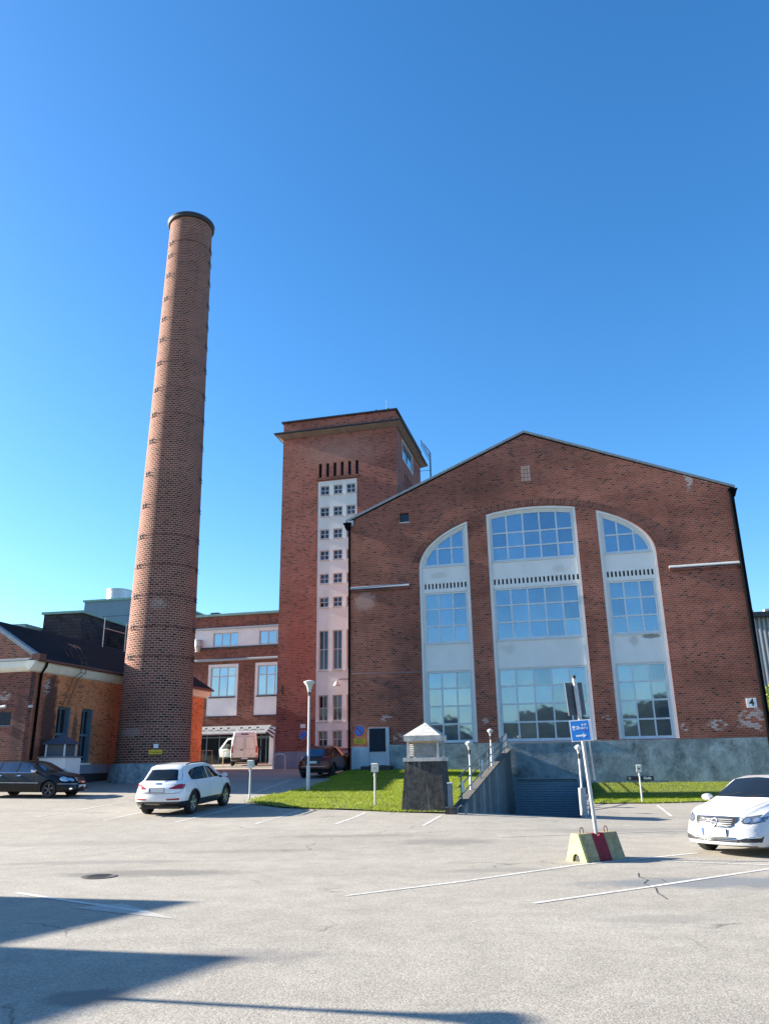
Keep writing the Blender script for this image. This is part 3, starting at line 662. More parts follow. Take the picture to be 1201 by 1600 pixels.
def bay(k, outline, wx0, wx1, nslot):
    top0 = 12.86
    def topw(d, k=k):
        if k == 'C': return [(wx0+d, top0+d), (wx1-d, top0+d)] + arcpts(wx1-d, wx0+d, .22+d)
        xr = 7.02-d; xl = CX-ex(top0+d, .24+d)
        p = [(xl, top0+d), (xr, top0+d)] + arcpts(xr, xl, .24+d, 18)[:-1]
        return p if k == 'L' else mirror(p)
    hl = [topw(0), rect(wx0, wx1, 8.3, 11.27), rect(wx0-.02, wx1+.02, 2.82, 6.72)]
    span = wx1-wx0-.02
    for i in range(nslot):
        c = wx0+.0+span*(i+.5)/nslot*1.03-.02; hl.append(rect(c-.055, c+.055, 11.5, 11.82))
    pn = plate(inset_bay(k, .01), hl, PY, PY+.2, 'bay_panel', 'plaster', HALL)
    plate(outline, [inset_bay(k, .13)], .04, PY-.003, 'surround', 'plaster', pn)
    MB().box(wx0-.05, wx1+.05, PY+.215, PY+.24, 11.4, 11.9).build('slot_backing', 'louvre', pn)
    n = 5 if k == 'C' else 3; wy = PY+.05
    rect_win(HALL, wx0, wx1, 8.3, 11.27, n, 3, wy); rect_win(HALL, wx0-.02, wx1+.02, 2.82, 6.72, n, 4, wy)
    if k == 'C':
        cols = [wx0+(wx1-wx0)*i/5 for i in range(1, 5)]; win_frame(HALL, topw, wx0, wx1, top0, lambda c: ez(c, .22), lambda r: wx0, lambda r: wx1, cols, [top0+.86, top0+1.72], wy)
    elif k == 'L':
        win_frame(HALL, topw, wx0, wx1, top0, lambda c: ez(c, .24), lambda r: CX-ex(r, .24), lambda r: 7.02, [wx0+.86, wx0+1.72], [top0+1.08], wy)
    else:
        win_frame(HALL, topw, wx0, wx1, top0, lambda c: ez(c, .24), lambda r: 2*CX-7.02, lambda r: CX+ex(r, .24), [wx1-.86, wx1-1.72], [top0+1.08], wy)
    for z in (8.3, 12.86, 2.82):
        MB().box(wx0-.04, wx1+.04, PY-.06, PY-.003, z-.07, z-.005).build('sill', 'frame_blue', pn)
bay('L', bayL, 4.50, 7.04, 12); bay('C', bayC, 8.58, 13.38, 21); bay('R', bayR, 2*CX-7.04, 2*CX-4.50, 12)

# ------------------------------------------------------------------ tower
TP = Vector((-7.535, 54.0, 0))
TW = thing('brick_tower', TP, 'tall square red brick tower with white window strip and flat cornice', 'tower', -PSI)
tw, tdp, ttop = 8.72, 8.7, 24.75
sl = [rect(2.84+i*.56, 2.84+i*.56+.24, 21.72, 22.82) for i in range(6)]
plate([(0, .8), (tw, .8), (tw, 26.4), (0, 26.4)], sl + [rect(2.80, 5.74, 2.72, 21.42)], 0, .4, 'front_wall', 'tower_brick', TW)
slr = [[(y, z) for y, z in rect(2.6+i*.55, 2.6+i*.55+.24, 21.3, 22.4)] for i in range(6)]
me = curve_mesh([[(.41, .8), (tdp, .8), (tdp, 26.4), (.41, 26.4)], rect(1.9, 5.6, 23.3, 24.9)] + slr + [rect(2.6, 5.6, 9, 21.0)], .4)
for v in me.vertices: x, y, z = v.co; v.co = (tw-.2+z, x, y)
finish(me, 'side_wall', 'tower_brick', TW, fix=False)
MB().box(0, .4, .41, tdp, .8, 26.4).box(.41, tw-.41, tdp-.4, tdp, .8, 26.4).build('rear_wall', 'tower_brick', TW)
MB().box(.3, tw-.3, .3, tdp-.3, 25.9, 26.1).build('roof', 'roof_black', TW)
# cornice: cove and metal edge, then parapet cap
def ring(prof, name, mat):
    mb = MB(); n = len(prof); vs = []
    for o_, z in prof: vs += [(-o_, -o_, z), (tw+o_, -o_, z), (tw+o_, tdp+o_, z), (-o_, tdp+o_, z)]
    for i in range(n):
        j = (i+1) % n
        for k in range(4): mb.add([vs[i*4+k], vs[i*4+(k+1) % 4], vs[j*4+(k+1) % 4], vs[j*4+k]], [(0, 1, 2, 3)])
    return mb.build(name, mat, TW, fix=False)
ring([(.003, 25.08), (.10, 25.10), (.38, 25.27), (.44, 25.29), (.44, 25.36), (.003, 25.36)], 'cornice', 'cove')
ring([(.003, 25.37), (.56, 25.37), (.56, 25.47), (.003, 25.6)], 'cornice_edge', 'dark_metal')
ring([(-.42, 26.41), (.14, 26.41), (.14, 26.52), (-.42, 26.56)], 'parapet_cap', 'dark_metal')
MB().box(-.02, tw+.02, -.05, -.003, .8, 2.56).build('plinth', 'grey_base', TW)
MB().box(2.66, 5.9, -.14, -.003, 21.5, 21.68).build('brick_sill', 'arch_brick', TW)
# slot panes
MB().box(2.75, 5.9, .3, .34, 21.6, 22.9).build('slot_pane', 'glass_dark', TW)
MB().box(tw-.34, tw-.3, 2.5, 5.8, 21.2, 22.5).build('slot_pane', 'glass_dark', TW)
xs3 = [(2.98, 3.66), (3.97, 4.65), (4.95, 5.63)]
zr6 = [(20.36, 21.06), (18.72, 19.42), (17.04, 17.74), (15.48, 16.18), (13.78, 14.48), (12.1, 12.8)]
tall = [(7.8, 10.48), (4.46, 6.14), (2.74, 3.84)]
hl = [rect(a, b, z0, z1) for a, b in xs3 for z0, z1 in zr6+tall[:2]] + [rect(a, b, z0, z1) for a, b in xs3 for z0, z1 in tall[2:]]
plate(rect(2.80, 5.74, 2.72, 21.42), hl, .02, .3, 'window_strip', 'plaster_warm', TW)
for a, b in xs3:
    for z0, z1 in zr6: 
        o = rect_win(TW, a, b, z0, z1, 2, 2, .10, bar=.05, fr=.06, mat='frame_grey', glass='glass_tower')
        MB().box(a-.05, b+.05, -.06, .016, z0-.06, z0-.003).build('sill', 'frame_grey', o)
    for j, (z0, z1) in enumerate(tall):
        o = rect_win(TW, a, b, z0, z1, 2, 2, .10, rowz=[z0+(z1-z0)*(.5 if j else .52)], bar=.05, fr=.07, mat='frame_grey', glass='glass_tower')
        if j < 2: MB().box(a-.05, b+.05, -.08, .016, z0-.07, z0-.003).build('sill', 'frame_grey', o)
# corner glazing, side strip and roof ladder of the right side
mb = MB(); mb.box(tw-.12, tw+.02, 1.9, 2.02, 23.3, 24.9).box(tw-.12, tw+.02, 5.48, 5.6, 23.3, 24.9).box(tw-.12, tw+.02, 2.02, 5.48, 23.3, 23.42).box(tw-.12, tw+.02, 2.02, 5.48, 24.8, 24.9)
o = mb.build('lookout_window', 'white_metal', TW); MB().box(tw-.08, tw-.05, 2.0, 5.5, 23.4, 24.85).build('pane', 'glass_mid', o)
MB().box(tw-.3, tw-.03, 2.6, 5.6, 9, 21.0).build('side_strip', 'plaster_warm', TW)
mb = MB()
for y in (8.0, 8.45): mb.tube([(tw+.95, y, 20.5), (tw+.95, y, 26.2), (tw+.5, y, 26.9)], .03, 6)
for k in range(18): mb.tube([(tw+.95, 8.0, 20.7+k*.32), (tw+.95, 8.45, 20.7+k*.32)], .018, 5)
for k in range(4): mb.tube([(tw, 8.2, 21+k*1.2), (tw+.95, 8.2, 21+k*1.2)], .02, 5)
mb.build('roof_ladder', 'dark_metal', TW, uv=False)
mb = MB()
for y in np.arange(5.5, 9.0, .35): mb.tube([(tw+.75, y, 25.6), (tw+.75, y, 26.2)], .015, 5)
mb.tube([(tw+.75, 5.5, 26.2), (tw+.75, 9.0, 26.2)], .02, 5); mb.build('roof_rail', 'dark_metal', TW, uv=False)
MB().tube([(7.9, .6, 26.4), (7.9, .6, 27.6)], .014, 6).build('antenna', 'white_metal', TW)
mb = MB(); mb.box(8.1, 8.2, .0, .1, 26.57, 26.66).box(7.2, 7.3, .0, .1, 26.57, 26.64); mb.build('roof_bolt', 'dark_metal', TW)
MB().box(.42, .52, -.14, -.053, 6.3, 6.9).build('wall_box', 'dark_metal', TW)
def wl(a, b, z, mat='white_metal'): pass
L = thing('wall_lamp', AB(0, 0), 'small wall lamp on an arm above the tower\'s lower windows', 'lamp', -PSI); L.location = TP + U*4.45
mb = MB(); mb.tube([(.7, -.02, 7.05), (.7, -.5, 7.1), (.1, -.5, 7.1), (0, -.5, 6.95)], .03, 6); mb.build('arm', 'dark_metal', L)
MB().lathe([(.05, 6.98), (.12, 6.9), (.24, 6.72), (.24, 6.68), (.02, 6.68)], 0, -.5, 14).build('lamp_shade', 'white_metal', L, True)

# ------------------------------------------------------------------ chimney
CP = Vector((-13.42, 46.3, 0)); CH0, CH1 = 1.95, 38.1
def cr(z): return float(np.interp(z, [1.95, 38.1], [2.07, 1.44]))
CHM = thing('brick_chimney', (CP.x, CP.y, .8), 'tall tapering round brick factory chimney with dark cap ring', 'chimney')
def chim():
    n, m = 96, 40; vs, fs, uv = [], [], []
    for j in range(m+1):
        z = CH0+(CH1-CH0)*j/m; r = cr(z)
        vs += [(r*math.cos(2*math.pi*k/n), r*math.sin(2*math.pi*k/n), z-.8) for k in range(n)]
    for j in range(m):
        for k in range(n):
            fs.append((j*n+k, j*n+(k+1) % n, (j+1)*n+(k+1) % n, (j+1)*n+k)); C_ = 2*math.pi*1.77
            z0, z1 = CH0+(CH1-CH0)*j/m, CH0+(CH1-CH0)*(j+1)/m; uv.append(((k/n*C_, z0), ((k+1)/n*C_, z0), ((k+1)/n*C_, z1), (k/n*C_, z1)))
    me = bpy.data.meshes.new('shaft'); me.from_pydata(vs, [], fs); ul = me.uv_layers.new(name='UVMap')
    for p, t in zip(me.polygons, uv):
        for li, c in zip(p.loop_indices, t): ul.data[li].uv = c
    o = finish(me, 'shaft', 'chimney_brick', CHM, smooth=True, uv=False, fix=False); return o
chim()
vd = (Vector((0, 0, 0))-Vector((CP.x, CP.y, 0))).normalized(); va = math.atan2(vd.y, vd.x)
bands = [34.85, 33.86, 32.35, 30.58, 29.05, 27.53, 25.86, 24.02, 22.3, 20.54, 18.4, 16.4, 14.52, 12.74, 10.97, 9.21, 7.56, 5.7, 4.0]
for i, z in enumerate(bands):
    z = 1.9+(z-1.9)*1.04 if z > 4.5 else z
    r = cr(z); o = MB().lathe([(r-.02, z-.83), (r+.010, z-.83), (r+.008, z-.77), (r-.02, z-.77)], 0, 0, 64, caps=False).build('iron_band', 'band_rust', CHM, True)
    if z < 6.5: continue
    for off in (1.0, -1.25):
        mb = MB()                            # bolted clamps, left front and right
        a = va - off
        c, s = math.cos(a), math.sin(a); t = Vector((-s, c, 0)); e = Vector((c, s, 0))
        for dz in (-.13, .06):
            b = e*(r+.02); q0 = b - t*.28 + Vector((0, 0, z-.8+dz)); q1 = b + t*.28 + e*.02 + Vector((0, 0, z-.8+dz)); mb.tube([q0, q1], .022, 6)
        for k in (-.2, .05): mb.tube([e*r + t*k + Vector((0, 0, z-.93)), e*(r+.04) + t*k + Vector((0, 0, z-.64))], .022, 6)
        mb.build('band_clamp', 'dark_metal', o, uv=False)
MB().lathe([(1.40, 37.28), (1.55, 37.30), (1.60, 37.36), (1.60, 37.56), (1.55, 37.62), (1.2, 37.62)], 0, 0, 64, caps=False).build('cap', 'dark_metal', CHM, True)
MB().lathe([(1.615, 37.52), (1.635, 37.56), (1.615, 37.60)], 0, 0, 64, caps=False).build('cap_rim', 'slate', CHM, True)
mb = MB(); n = 28; rs = [(2.42, -.1), (2.4, .35), (2.32, .75), (2.2, 1.12), (2.0, 1.16)]; vs = []
for r, z in rs:
    for k in range(n): t = 2*math.pi*k/n; q = 1+random.uniform(-.018, .018); vs.append((r*q*math.cos(t), r*q*math.sin(t), z+random.uniform(-.02, .02)))
mb.add(vs, [(i*n+k, i*n+(k+1) % n, (i+1)*n+(k+1) % n, (i+1)*n+k) for i in range(len(rs)-1) for k in range(n)]); mb.build('foundation', 'stone', CHM, True)
MB().tube([(1.3*math.cos(va+.32)*1.58, 1.3*math.sin(va+.32)*1.58, .2), (1.28*math.cos(va+.32)*1.56, 1.28*math.sin(va+.32)*1.56, 3.4)], .03, 6).build('earth_cable', 'black_pipe', CHM, True)
SG1 = SG = thing('warning_sign', (CP.x+vd.x*2.06+.12, CP.y+vd.y*2.06, 0), 'small yellow sign with dark lettering on the chimney base', 'sign', va+R(90))
MB().box(-.36, .36, -.10, -.06, 2.42, 2.66).build('sign_panel', 'sign_yellow', SG); text('Privatplass', .14, 'sign_ink', SG, (0, -.104, 2.53))
SG = thing('notice_plate', (CP.x+vd.x*2.06+.12, CP.y+vd.y*2.06, 0), 'small white plate above the yellow sign on the chimney', 'sign', va+R(90))
MB().box(-.13, .13, -.08, -.05, 2.74, 2.96).build('plate_face', 'sign_white', SG); MB().box(-.16, .16, -.049, -.03, 2.72, 2.98).build('plate_back', 'ink', SG)

for o in (CHM, SG, SG1):                                 # the chimney group's real size and distance
    c0 = Vector((0, 0, CAMH)); o.location = c0 + (Vector(o.location)-c0)*.95; o.scale = (.95,)*3

# ------------------------------------------------------------------ middle building
MP = Vector((-13.53, 70.0, 0))
MD = thing('brick_office', MP, 'red brick building with white window bands between chimney and tower', 'building', -PSI)
mh = [rect(-8.2, 9.5, 11.9, 13.5), rect(-2.62, .32, 5.85, 10.36), rect(1.9, 4.84, 5.85, 10.36), rect(-7.1, -4.16, 5.85, 10.36), rect(-3.9, 6.5, 1.9, 4.25)]
plate([(-8.6, .5), (11, .5), (11, 14.7), (-8.6, 14.7)], mh, 0, .5, 'wall', 'mid_brick', MD)
MB().box(-8.6, 11, .51, 14, .5, 14.6).build('rear_wall', 'mid_brick', MD)
MB().box(-8.8, 11.2, -.15, 14.2, 14.71, 14.92).build('roof_edge', 'copper', MD)
wb = [rect(-2.3, .15, 11.98, 13.2), rect(2.2, 4.65, 11.98, 13.2), rect(-6.8, -4.35, 11.98, 13.2)]
plate(rect(-8.2, 9.5, 11.9, 13.5), wb, .03, .3, 'window_band', 'plaster_white', MD)
for r in wb: rect_win(MD, r[0][0], r[1][0], 11.98, 13.2, 3, 1, .12, fr=.08, mat='white_metal', glass='glass_mid')
MB().box(-8.3, 9.6, -.12, -.003, 13.5, 13.66).build('band_cap', 'grey_metal', MD); MB().box(-8.3, 9.6, -.1, -.003, 11.76, 11.9).build('band_sill', 'dark_metal', MD)
MB().tube([(-8.6, -.15, 10.72), (10, -.15, 10.72)], .12, 8).build('gutter', 'grey_metal', MD)
for x0 in (-2.62, 1.9, -7.1):
    pn = plate(rect(x0, x0+2.94, 5.85, 10.36), [rect(x0+.26, x0+2.68, 7.52, 10.12)], .04, .3, 'bay_panel', 'plaster_white', MD)
    rect_win(MD, x0+.26, x0+2.68, 7.52, 10.12, 3, 2, .12, rowz=[9.3], fr=.08, mat='frame_grey', glass='glass_mid')
    MB().box(x0+.2, x0+2.74, -.05, .037, 7.4, 7.5).build('sill', 'dark_metal', pn)
    MB().box(x0-.05, x0+3, -.05, -.003, 5.74, 5.85).build('sill', 'dark_metal', pn)
for x0, y in ((-3.6, -.3),):
    mb = MB(); mb.lathe([(.3, 12.0), (.3, 12.5), (.36, 12.52), (.36, 12.6)], x0, y, 14); mb.lathe([(.16, 11.5), (.3, 11.95)], x0, y, 14); mb.tube([(x0, y, 11.6), (x0-1.4, y, 11.35)], .05, 6)
    mb.build('roof_cowl', 'zinc', MD, True)
mb = MB(); mb.box(-3.7, -2.9, 2, 2.8, 14.93, 15.5); mb.build('roof_vent', 'dark_metal', MD)
# shop front under the awning
SF = MB().box(-3.9, 6.5, .42, .48, 1.9, 4.25).build('shop_front', 'glass_dark', MD)
mb = MB()
for x in (-3.8, -2.6, -1.4, -.2, 2.0, 2.5, 3.0, 3.5): mb.box(x, x+.09, .36, .41, 1.9, 4.2)
mb.box(-3.9, 6.5, .35, .41, 4.0, 4.1).box(1.9, 3.6, .35, .41, 3.9, 3.99); mb.build('frame', 'frame_teal', SF)
AW = MB().add([(-3.3, -.02, 4.98), (3.62, -.02, 4.98), (3.62, -1.25, 4.32), (-3.3, -1.25, 4.32), (-3.3, -1.25, 4.22), (3.62, -1.25, 4.22)], [(0, 3, 2, 1), (3, 4, 5, 2)]).build('awning', 'awning', MD, fix=False)
mb = MB(); mb2 = MB(); n = 7
for k in range(n):                                       # striped fan at the awning's right end
    t0, t1 = k/n, (k+1)/n; w0 = (3.62, -.02-1.23*t0, 4.98-.66*t0); w1 = (3.62, -.02-1.23*t1, 4.98-.66*t1); e0 = (4.15, -.02-.85*t0, 4.86-1.15*t0*.9); e1 = (4.15, -.02-.85*t1, 4.86-1.15*t1*.9)
    (mb if k % 2 else mb2).add([w0, w1, e1, e0], [(0, 1, 2, 3)])
mb.build('stripe', 'sign_white', AW, fix=False); mb2.build('stripe', 'awning_dark', AW, fix=False)
mb = MB()
for x in (-2.9, -2.2, -1.5, -.8, -.1, 1.1, 1.85, 2.6): mb.box(x, x+.16, -.80, -.66, 4.72, 4.82); mb.tube([(x+.08, -.74, 4.72), (x-.05, -1.0, 4.52)], .015, 5)
mb.build('awning_spotlight', 'ink', AW)
MB().box(-1.8, 3.6, -1.2, 1.2, 1.3, 1.62).build('door_step', 'kerb', MD)
MB().box(3.62, 4.0, -.4, -.003, 1.5, 4.6).build('pier', 'plaster_white', MD)

# ------------------------------------------------------------------ low brick building on the left
LB = thing('low_brick_building', (-20.22, 44.7, 0), 'low orange brick building with black pitched roof and cream cornice behind black car', 'building', -R(13.5))
LB.scale = (.84,)*3; LB.location = (-20.22*.84, 44.7*.84, .304)
LEN = 21.6
wins = [(2.72, 4.0), (5.12, 6.3)]
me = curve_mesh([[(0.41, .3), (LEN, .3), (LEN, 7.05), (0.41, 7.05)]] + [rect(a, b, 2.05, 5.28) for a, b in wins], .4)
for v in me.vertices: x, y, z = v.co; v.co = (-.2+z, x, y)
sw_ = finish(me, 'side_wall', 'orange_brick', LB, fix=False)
plate([(-7.2, .3), (0, .3), (0, 7.05), (-7.2, 7.05)], [rect(-2.05, -.98, 4.1, 4.84)], 0, .4, 'gable_wall', 'rough_brick', LB)
plate([(-7.3, 7.66), (.1, 7.66), (.1, 7.8), (-3.6, 10.08), (-7.3, 7.8)], [], 0, .3, 'gable_top', 'rough_brick', LB)
MB().box(-7.2, -6.8, .41, LEN, .3, 7.05).box(-6.79, -.41, LEN-.4, LEN, .3, 7.05).build('rear_wall', 'rough_brick', LB)
for p, nm in (([(0.003, 7.05), (.18, 7.12), (.42, 7.45), (.42, 7.62), (0.003, 7.62)], 'cornice'),):
    mb = MB(); mb.prism(p, -.42, LEN+.42); mb.build(nm, 'cornice', LB, uv=False)
    mb = MB(); mb.slab([(-.003, 7.05), (-.15, 7.12), (-.3, 7.3), (-.3, 7.62), (-.003, 7.62)], -7.4, -.003); mb.build(nm, 'cornice', LB, uv=False)
MB().slab([(-.36, 7.63), (-.36, 7.74), (.0, 7.82), (.0, 7.63)], -7.5, .0).build('gable_flashing', 'grey_metal', LB)
mb = MB(); mb.prism([(.6, 7.72), (-3.6, 10.3), (-3.6, 10.12), (.5, 7.63)], .31, LEN+.6); mb.prism([(-7.8, 7.72), (-3.6, 10.3), (-3.6, 10.12), (-7.7, 7.63)], .31, LEN+.6); mb.build('roof', 'roof_black', LB)
mb = MB(); mb.prism([(.35, 7.70), (-3.6, 10.13), (-3.6, 10.36), (.35, 7.96)], -.12, .305); mb.build('verge_parapet', 'zinc_dark', LB)
MB().box(.10, .62, -.25, .3, 7.63, 8.02).build('verge_foot', 'rust', LB)
MB().tube([(.58, -.1, 7.66), (.58, LEN+.5, 7.66)], .09, 8).build('gutter', 'rust', LB)
pipe([(.56, .55, 7.6), (.5, .55, 7.35), (.12, .7, 6.95), (.1, .7, 1.2)], .075, LB)
for a, b in wins:
    o = MB().box(-.33, -.30, a, b, 2.05, 5.28).build('window', 'glass_dark', LB)
    mb = MB(); mb.box(-.36, -.2, a, a+.1, 2.05, 5.28).box(-.36, -.01, b-.16, b, 2.05, 5.28).box(-.36, -.2, a+.1, b-.16, 2.05, 2.2).box(-.36, -.2, a+.1, b-.16, 5.14, 5.28).box(-.29, -.16, a+.1, b-.16, 3.62, 3.76).box(-.29, -.2, (a+b)/2-.06, (a+b)/2, 2.2, 5.14)
    mb.build('frame', 'frame_teal', o); MB().box(-.02, .10, a-.1, b+.1, 1.93, 2.04).build('sill', 'cornice', o)
LV = MB().box(-2.1, -.93, -.06, -.003, 4.05, 4.1).build('wall_louvre', 'frame_teal', LB)
mb = MB(); mb.box(-2.05, -.98, .1, .14, 4.1, 4.84)
for k in range(9): mb.add([(-2.05, .02, 4.11+k*.08), (-.98, .02, 4.11+k*.08), (-.98, .09, 4.17+k*.08), (-2.05, .09, 4.17+k*.08)], [(0, 1, 2, 3)])
mb.build('blade', 'louvre', LV, fix=False)
MB().box(.003, .05, .0, LEN, 1.42, 1.95).build('base_course', 'grey_base', LB); MB().box(.003, .06, .0, LEN, 0, 1.415).build('tar_base', 'tar', LB)  # grey course, near-black strip below it along the wall foot
mb = MB()                                                # roof ladder with hooped ends
for y in (3.6, 4.1): mb.tube([(.15, y-.7, 5.3), (.2, y, 7.0), (.68, y, 7.3), (.66, y+.05, 8.0), (.0, y+.15, 8.9), (-.5, y+.2, 9.15), (-.75, y+.2, 8.85), (-.3, y+.15, 8.2)], .025, 6)
for k in range(4): mb.tube([(.68, 3.6, 7.3+k*.3), (.68, 4.1, 7.3+k*.3)], .018, 5)
mb.build('roof_ladder', 'rust', LB, uv=False)
mb = MB(); mb.tube([(-3.3, 11.6, 10.0), (-3.3, 11.6, 12.3)], .04, 6).tube([(-3.3, 14.5, 10.0), (-3.3, 14.5, 12.3)], .04, 6).tube([(-3.3, 11.6, 11.5), (-3.3, 14.5, 11.5)], .03, 6); mb.build('roof_guard', 'zinc', LB, uv=False)
mb = MB(); x0, y = -2.5, 17.3; mb.lathe([(.32, 10.6), (.32, 11.0), (.4, 11.03), (.4, 11.12)], x0, y, 14); mb.lathe([(.18, 9.7), (.18, 10.3), (.32, 10.58)], x0, y, 14); mb.tube([(x0, y, 11.0), (x0, y, 12.8)], .1, 8); mb.tube([(x0, y, 10.2), (x0-1.5, y-2.6, 10.25)], .04, 6); mb.build('roof_cowl', 'zinc', LB, True)
for x, y in ((-1.35, -.05), (.05, .35)):
    c = thing('security_camera', LB.matrix_world @ Vector((0, 0, 0)), 'tiny white camera on the low building\'s gable wall' if y < 0 else 'tiny white camera beside the low building\'s downpipe', 'camera', -R(13.5))
    m4 = Matrix.Translation((-20.22*.84, 44.7*.84, .304)) @ Matrix.Rotation(-R(13.5), 4, 'Z') @ Matrix.Scale(.84, 4); c.location = m4 @ Vector((x, y, 5.1))
    dx = 1 if y > 0 else 0
    MB().tube([(-.14, -.2, 0), (.14, -.2, .02)], .07, 8).build('housing', 'white_metal', c, True); MB().box(-.03, .03, -.2, -.003, -.02, .02).build('bracket', 'grey_metal', c)

# kiosk-like vent in front of the low building
KP = Vector((-18.55*.84, 45.9*.84, .304+1.1*.84)); KV = thing('vent_kiosk', KP, 'white block with blue hipped louvred lantern by the low building', 'vent', -R(13.5)); KV.scale = (.84,)*3
MB().box(-.85, .85, -.7, .7, -.9, 1.22).build('base', 'plaster_white', KV); MB().box(-.92, .92, -.77, .77, 1.22, 1.3).build('slab', 'frame_teal', KV)
for x in (-.62, .56):
    for y in (-.55, .49): MB().box(x, x+.07, y, y+.07, 1.3, 1.95).build('post', 'frame_blue', KV)
mb = MB(); MB().box(-.54, .54, -.47, .47, 1.3, 1.95).build('louvre', 'louvre', KV)
MB().frustum((-.8, .8, -.72, .72), (-.03, .03, -.03, .03), 1.96, 2.5).build('roof', 'slate', KV)

# ------------------------------------------------------------------ buildings farther back
def bp(x, y): return Vector((x, y, 0))
DK = thing('dark_shingled_building', (-35.6, 80, 0), 'flat roofed black shingled block above the low building\'s roof', 'building', -R(10))
MB().box(0, 4.3, 0, 22, 0, 16.9).build('wall', 'shingle', DK); MB().box(-.2, 4.5, -.2, 22, 16.91, 17.15).build('roof_edge', 'copper', DK)
mb = MB(); mb.box(4.31, 9.8, 6, 22, 0, 16.4); mb.build('rear_wing', 'shingle', DK)
BG = thing('blue_grey_building', (-38.2, 97, 0), 'pale blue grey clad block with silver vent drum behind chimney', 'building', -R(12))
MB().box(0, 10, 0, 18, 0, 21.6).build('wall', 'blue_cladding', BG); MB().box(-.15, 10.2, -.2, 18, 21.61, 21.85).build('roof_edge', 'copper', BG)
mb = MB(); mb.box(0, 10, -.03, -.003, 19.6, 19.66); mb.build('cladding_joint', 'slate', BG)
MB().box(3.4, 5.4, -.05, -.003, 17.6, 18.7).build('window', 'glass_dark', BG)
MB().lathe([(1.55, 21.9), (1.55, 23.3), (1.62, 23.32), (1.62, 23.45), (1.4, 23.5)], 3.2, 2.5, 28).build('vent_drum', 'silver', BG, True)
FL = thing('far_left_building', (-48.5, 80, 0), 'dark flat roofed block at the photo\'s far left roofline', 'building', -R(10))
MB().box(0, 12.2, 0, 20, 0, 15.2).build('wall', 'frame_teal', FL); MB().box(-.2, 12.4, -.2, 20, 15.21, 15.6).build('roof_edge', 'copper', FL)
CB = thing('clad_building', (38.4, 85, 0), 'grey corrugated metal clad building behind the hall\'s right corner', 'building', -PSI)
MB().box(0, 26, 0, 25, 0, 16.2).build('wall', 'corrugated', CB); MB().box(-.8, 27, -.9, 25, 16.21, 16.7).build('roof_edge', 'dark_metal', CB)
mb = MB(); mb.box(.6, 2.0, .2, 1.2, 16.71, 17.1).box(3.2, 4.6, .5, 1.5, 16.71, 17.2); mb.build('roof_hatch', 'weathered_white', CB)

def tree(name, x, y, z0, h, rad, nl, label, mat='leaf', group=None, trunk=.16, crown0=.25):
    t = thing(name, (x, y, z0), label, 'tree' if 'tree' in name else 'bush', 0, group)
    mb = MB(); mb.tube([(0, 0, -.3), (.05, .02, h*.3), (-.03, .05, h*.6), (.02, 0, h*.92)], trunk, 8, trunk*.25)
    cl = []
    for k in range(26):
        zz = random.uniform(h*crown0, h*.97); rr = rad*math.sqrt(max(.05, 1-((zz/h-.55)/.5)**2)); a = random.uniform(0, 6.283); d = rr*random.uniform(.25, 1)
        c = Vector((d*math.cos(a), d*math.sin(a), zz)); cl.append((c, rad*random.uniform(.22, .42)))
        if k % 2 == 0: mb.tube([(0, 0, zz*.75), (c.x*.5, c.y*.5, zz*.9), tuple(c)], trunk*.35, 5, .01)
    mb.build('trunk', 'bark', t, uv=False)
    n = nl; which = rng.integers(0, len(cl), n); C = np.array([c for c, r in cl])[which]; Rr = np.array([r for c, r in cl])[which]
    d = rng.normal(size=(n, 3)); d /= np.linalg.norm(d, axis=1)[:, None]; P = C + d*(Rr*rng.uniform(.35, 1.0, n)**.6)[:, None]
    a = rng.normal(size=(n, 3)); a /= np.linalg.norm(a, axis=1)[:, None]; b = np.cross(a, rng.normal(size=(n, 3))); b /= np.linalg.norm(b, axis=1)[:, None]
    s = rng.uniform(.05, .11, n)[:, None]
    co = np.stack([P-a*s*1.5, P+b*s*.8, P+a*s*1.5, P-b*s*.8], 1)
    me = bpy.data.meshes.new('crown'); me.vertices.add(4*n); me.vertices.foreach_set('co', co.ravel()); me.loops.add(4*n); me.loops.foreach_set('vertex_index', np.arange(4*n, dtype=np.int32))
    me.polygons.add(n); me.polygons.foreach_set('loop_start', np.arange(0, 4*n, 4, dtype=np.int32)); me.polygons.foreach_set('loop_total', np.full(n, 4, dtype=np.int32)); me.update(); me.validate()
    me.materials.append(MAT[mat]); o = bpy.data.objects.new('crown', me); COL.objects.link(o); o.parent = t; return t
tree('broadleaf_tree', 32.6, 65, .2, 8.8, 3.0, 16000, 'green leafy tree showing at the hall\'s right edge', 'leaf')
tree('broadleaf_tree', 29.2, 60.5, .2, 5.6, 2.2, 10000, 'yellow green bushy tree low behind hall\'s right corner', 'leaf', crown0=.08)
tree('broadleaf_tree', 36.5, 66, .2, 8.6, 3.4, 14000, 'darker leafy tree in front of the corrugated building', 'leaf_dark')

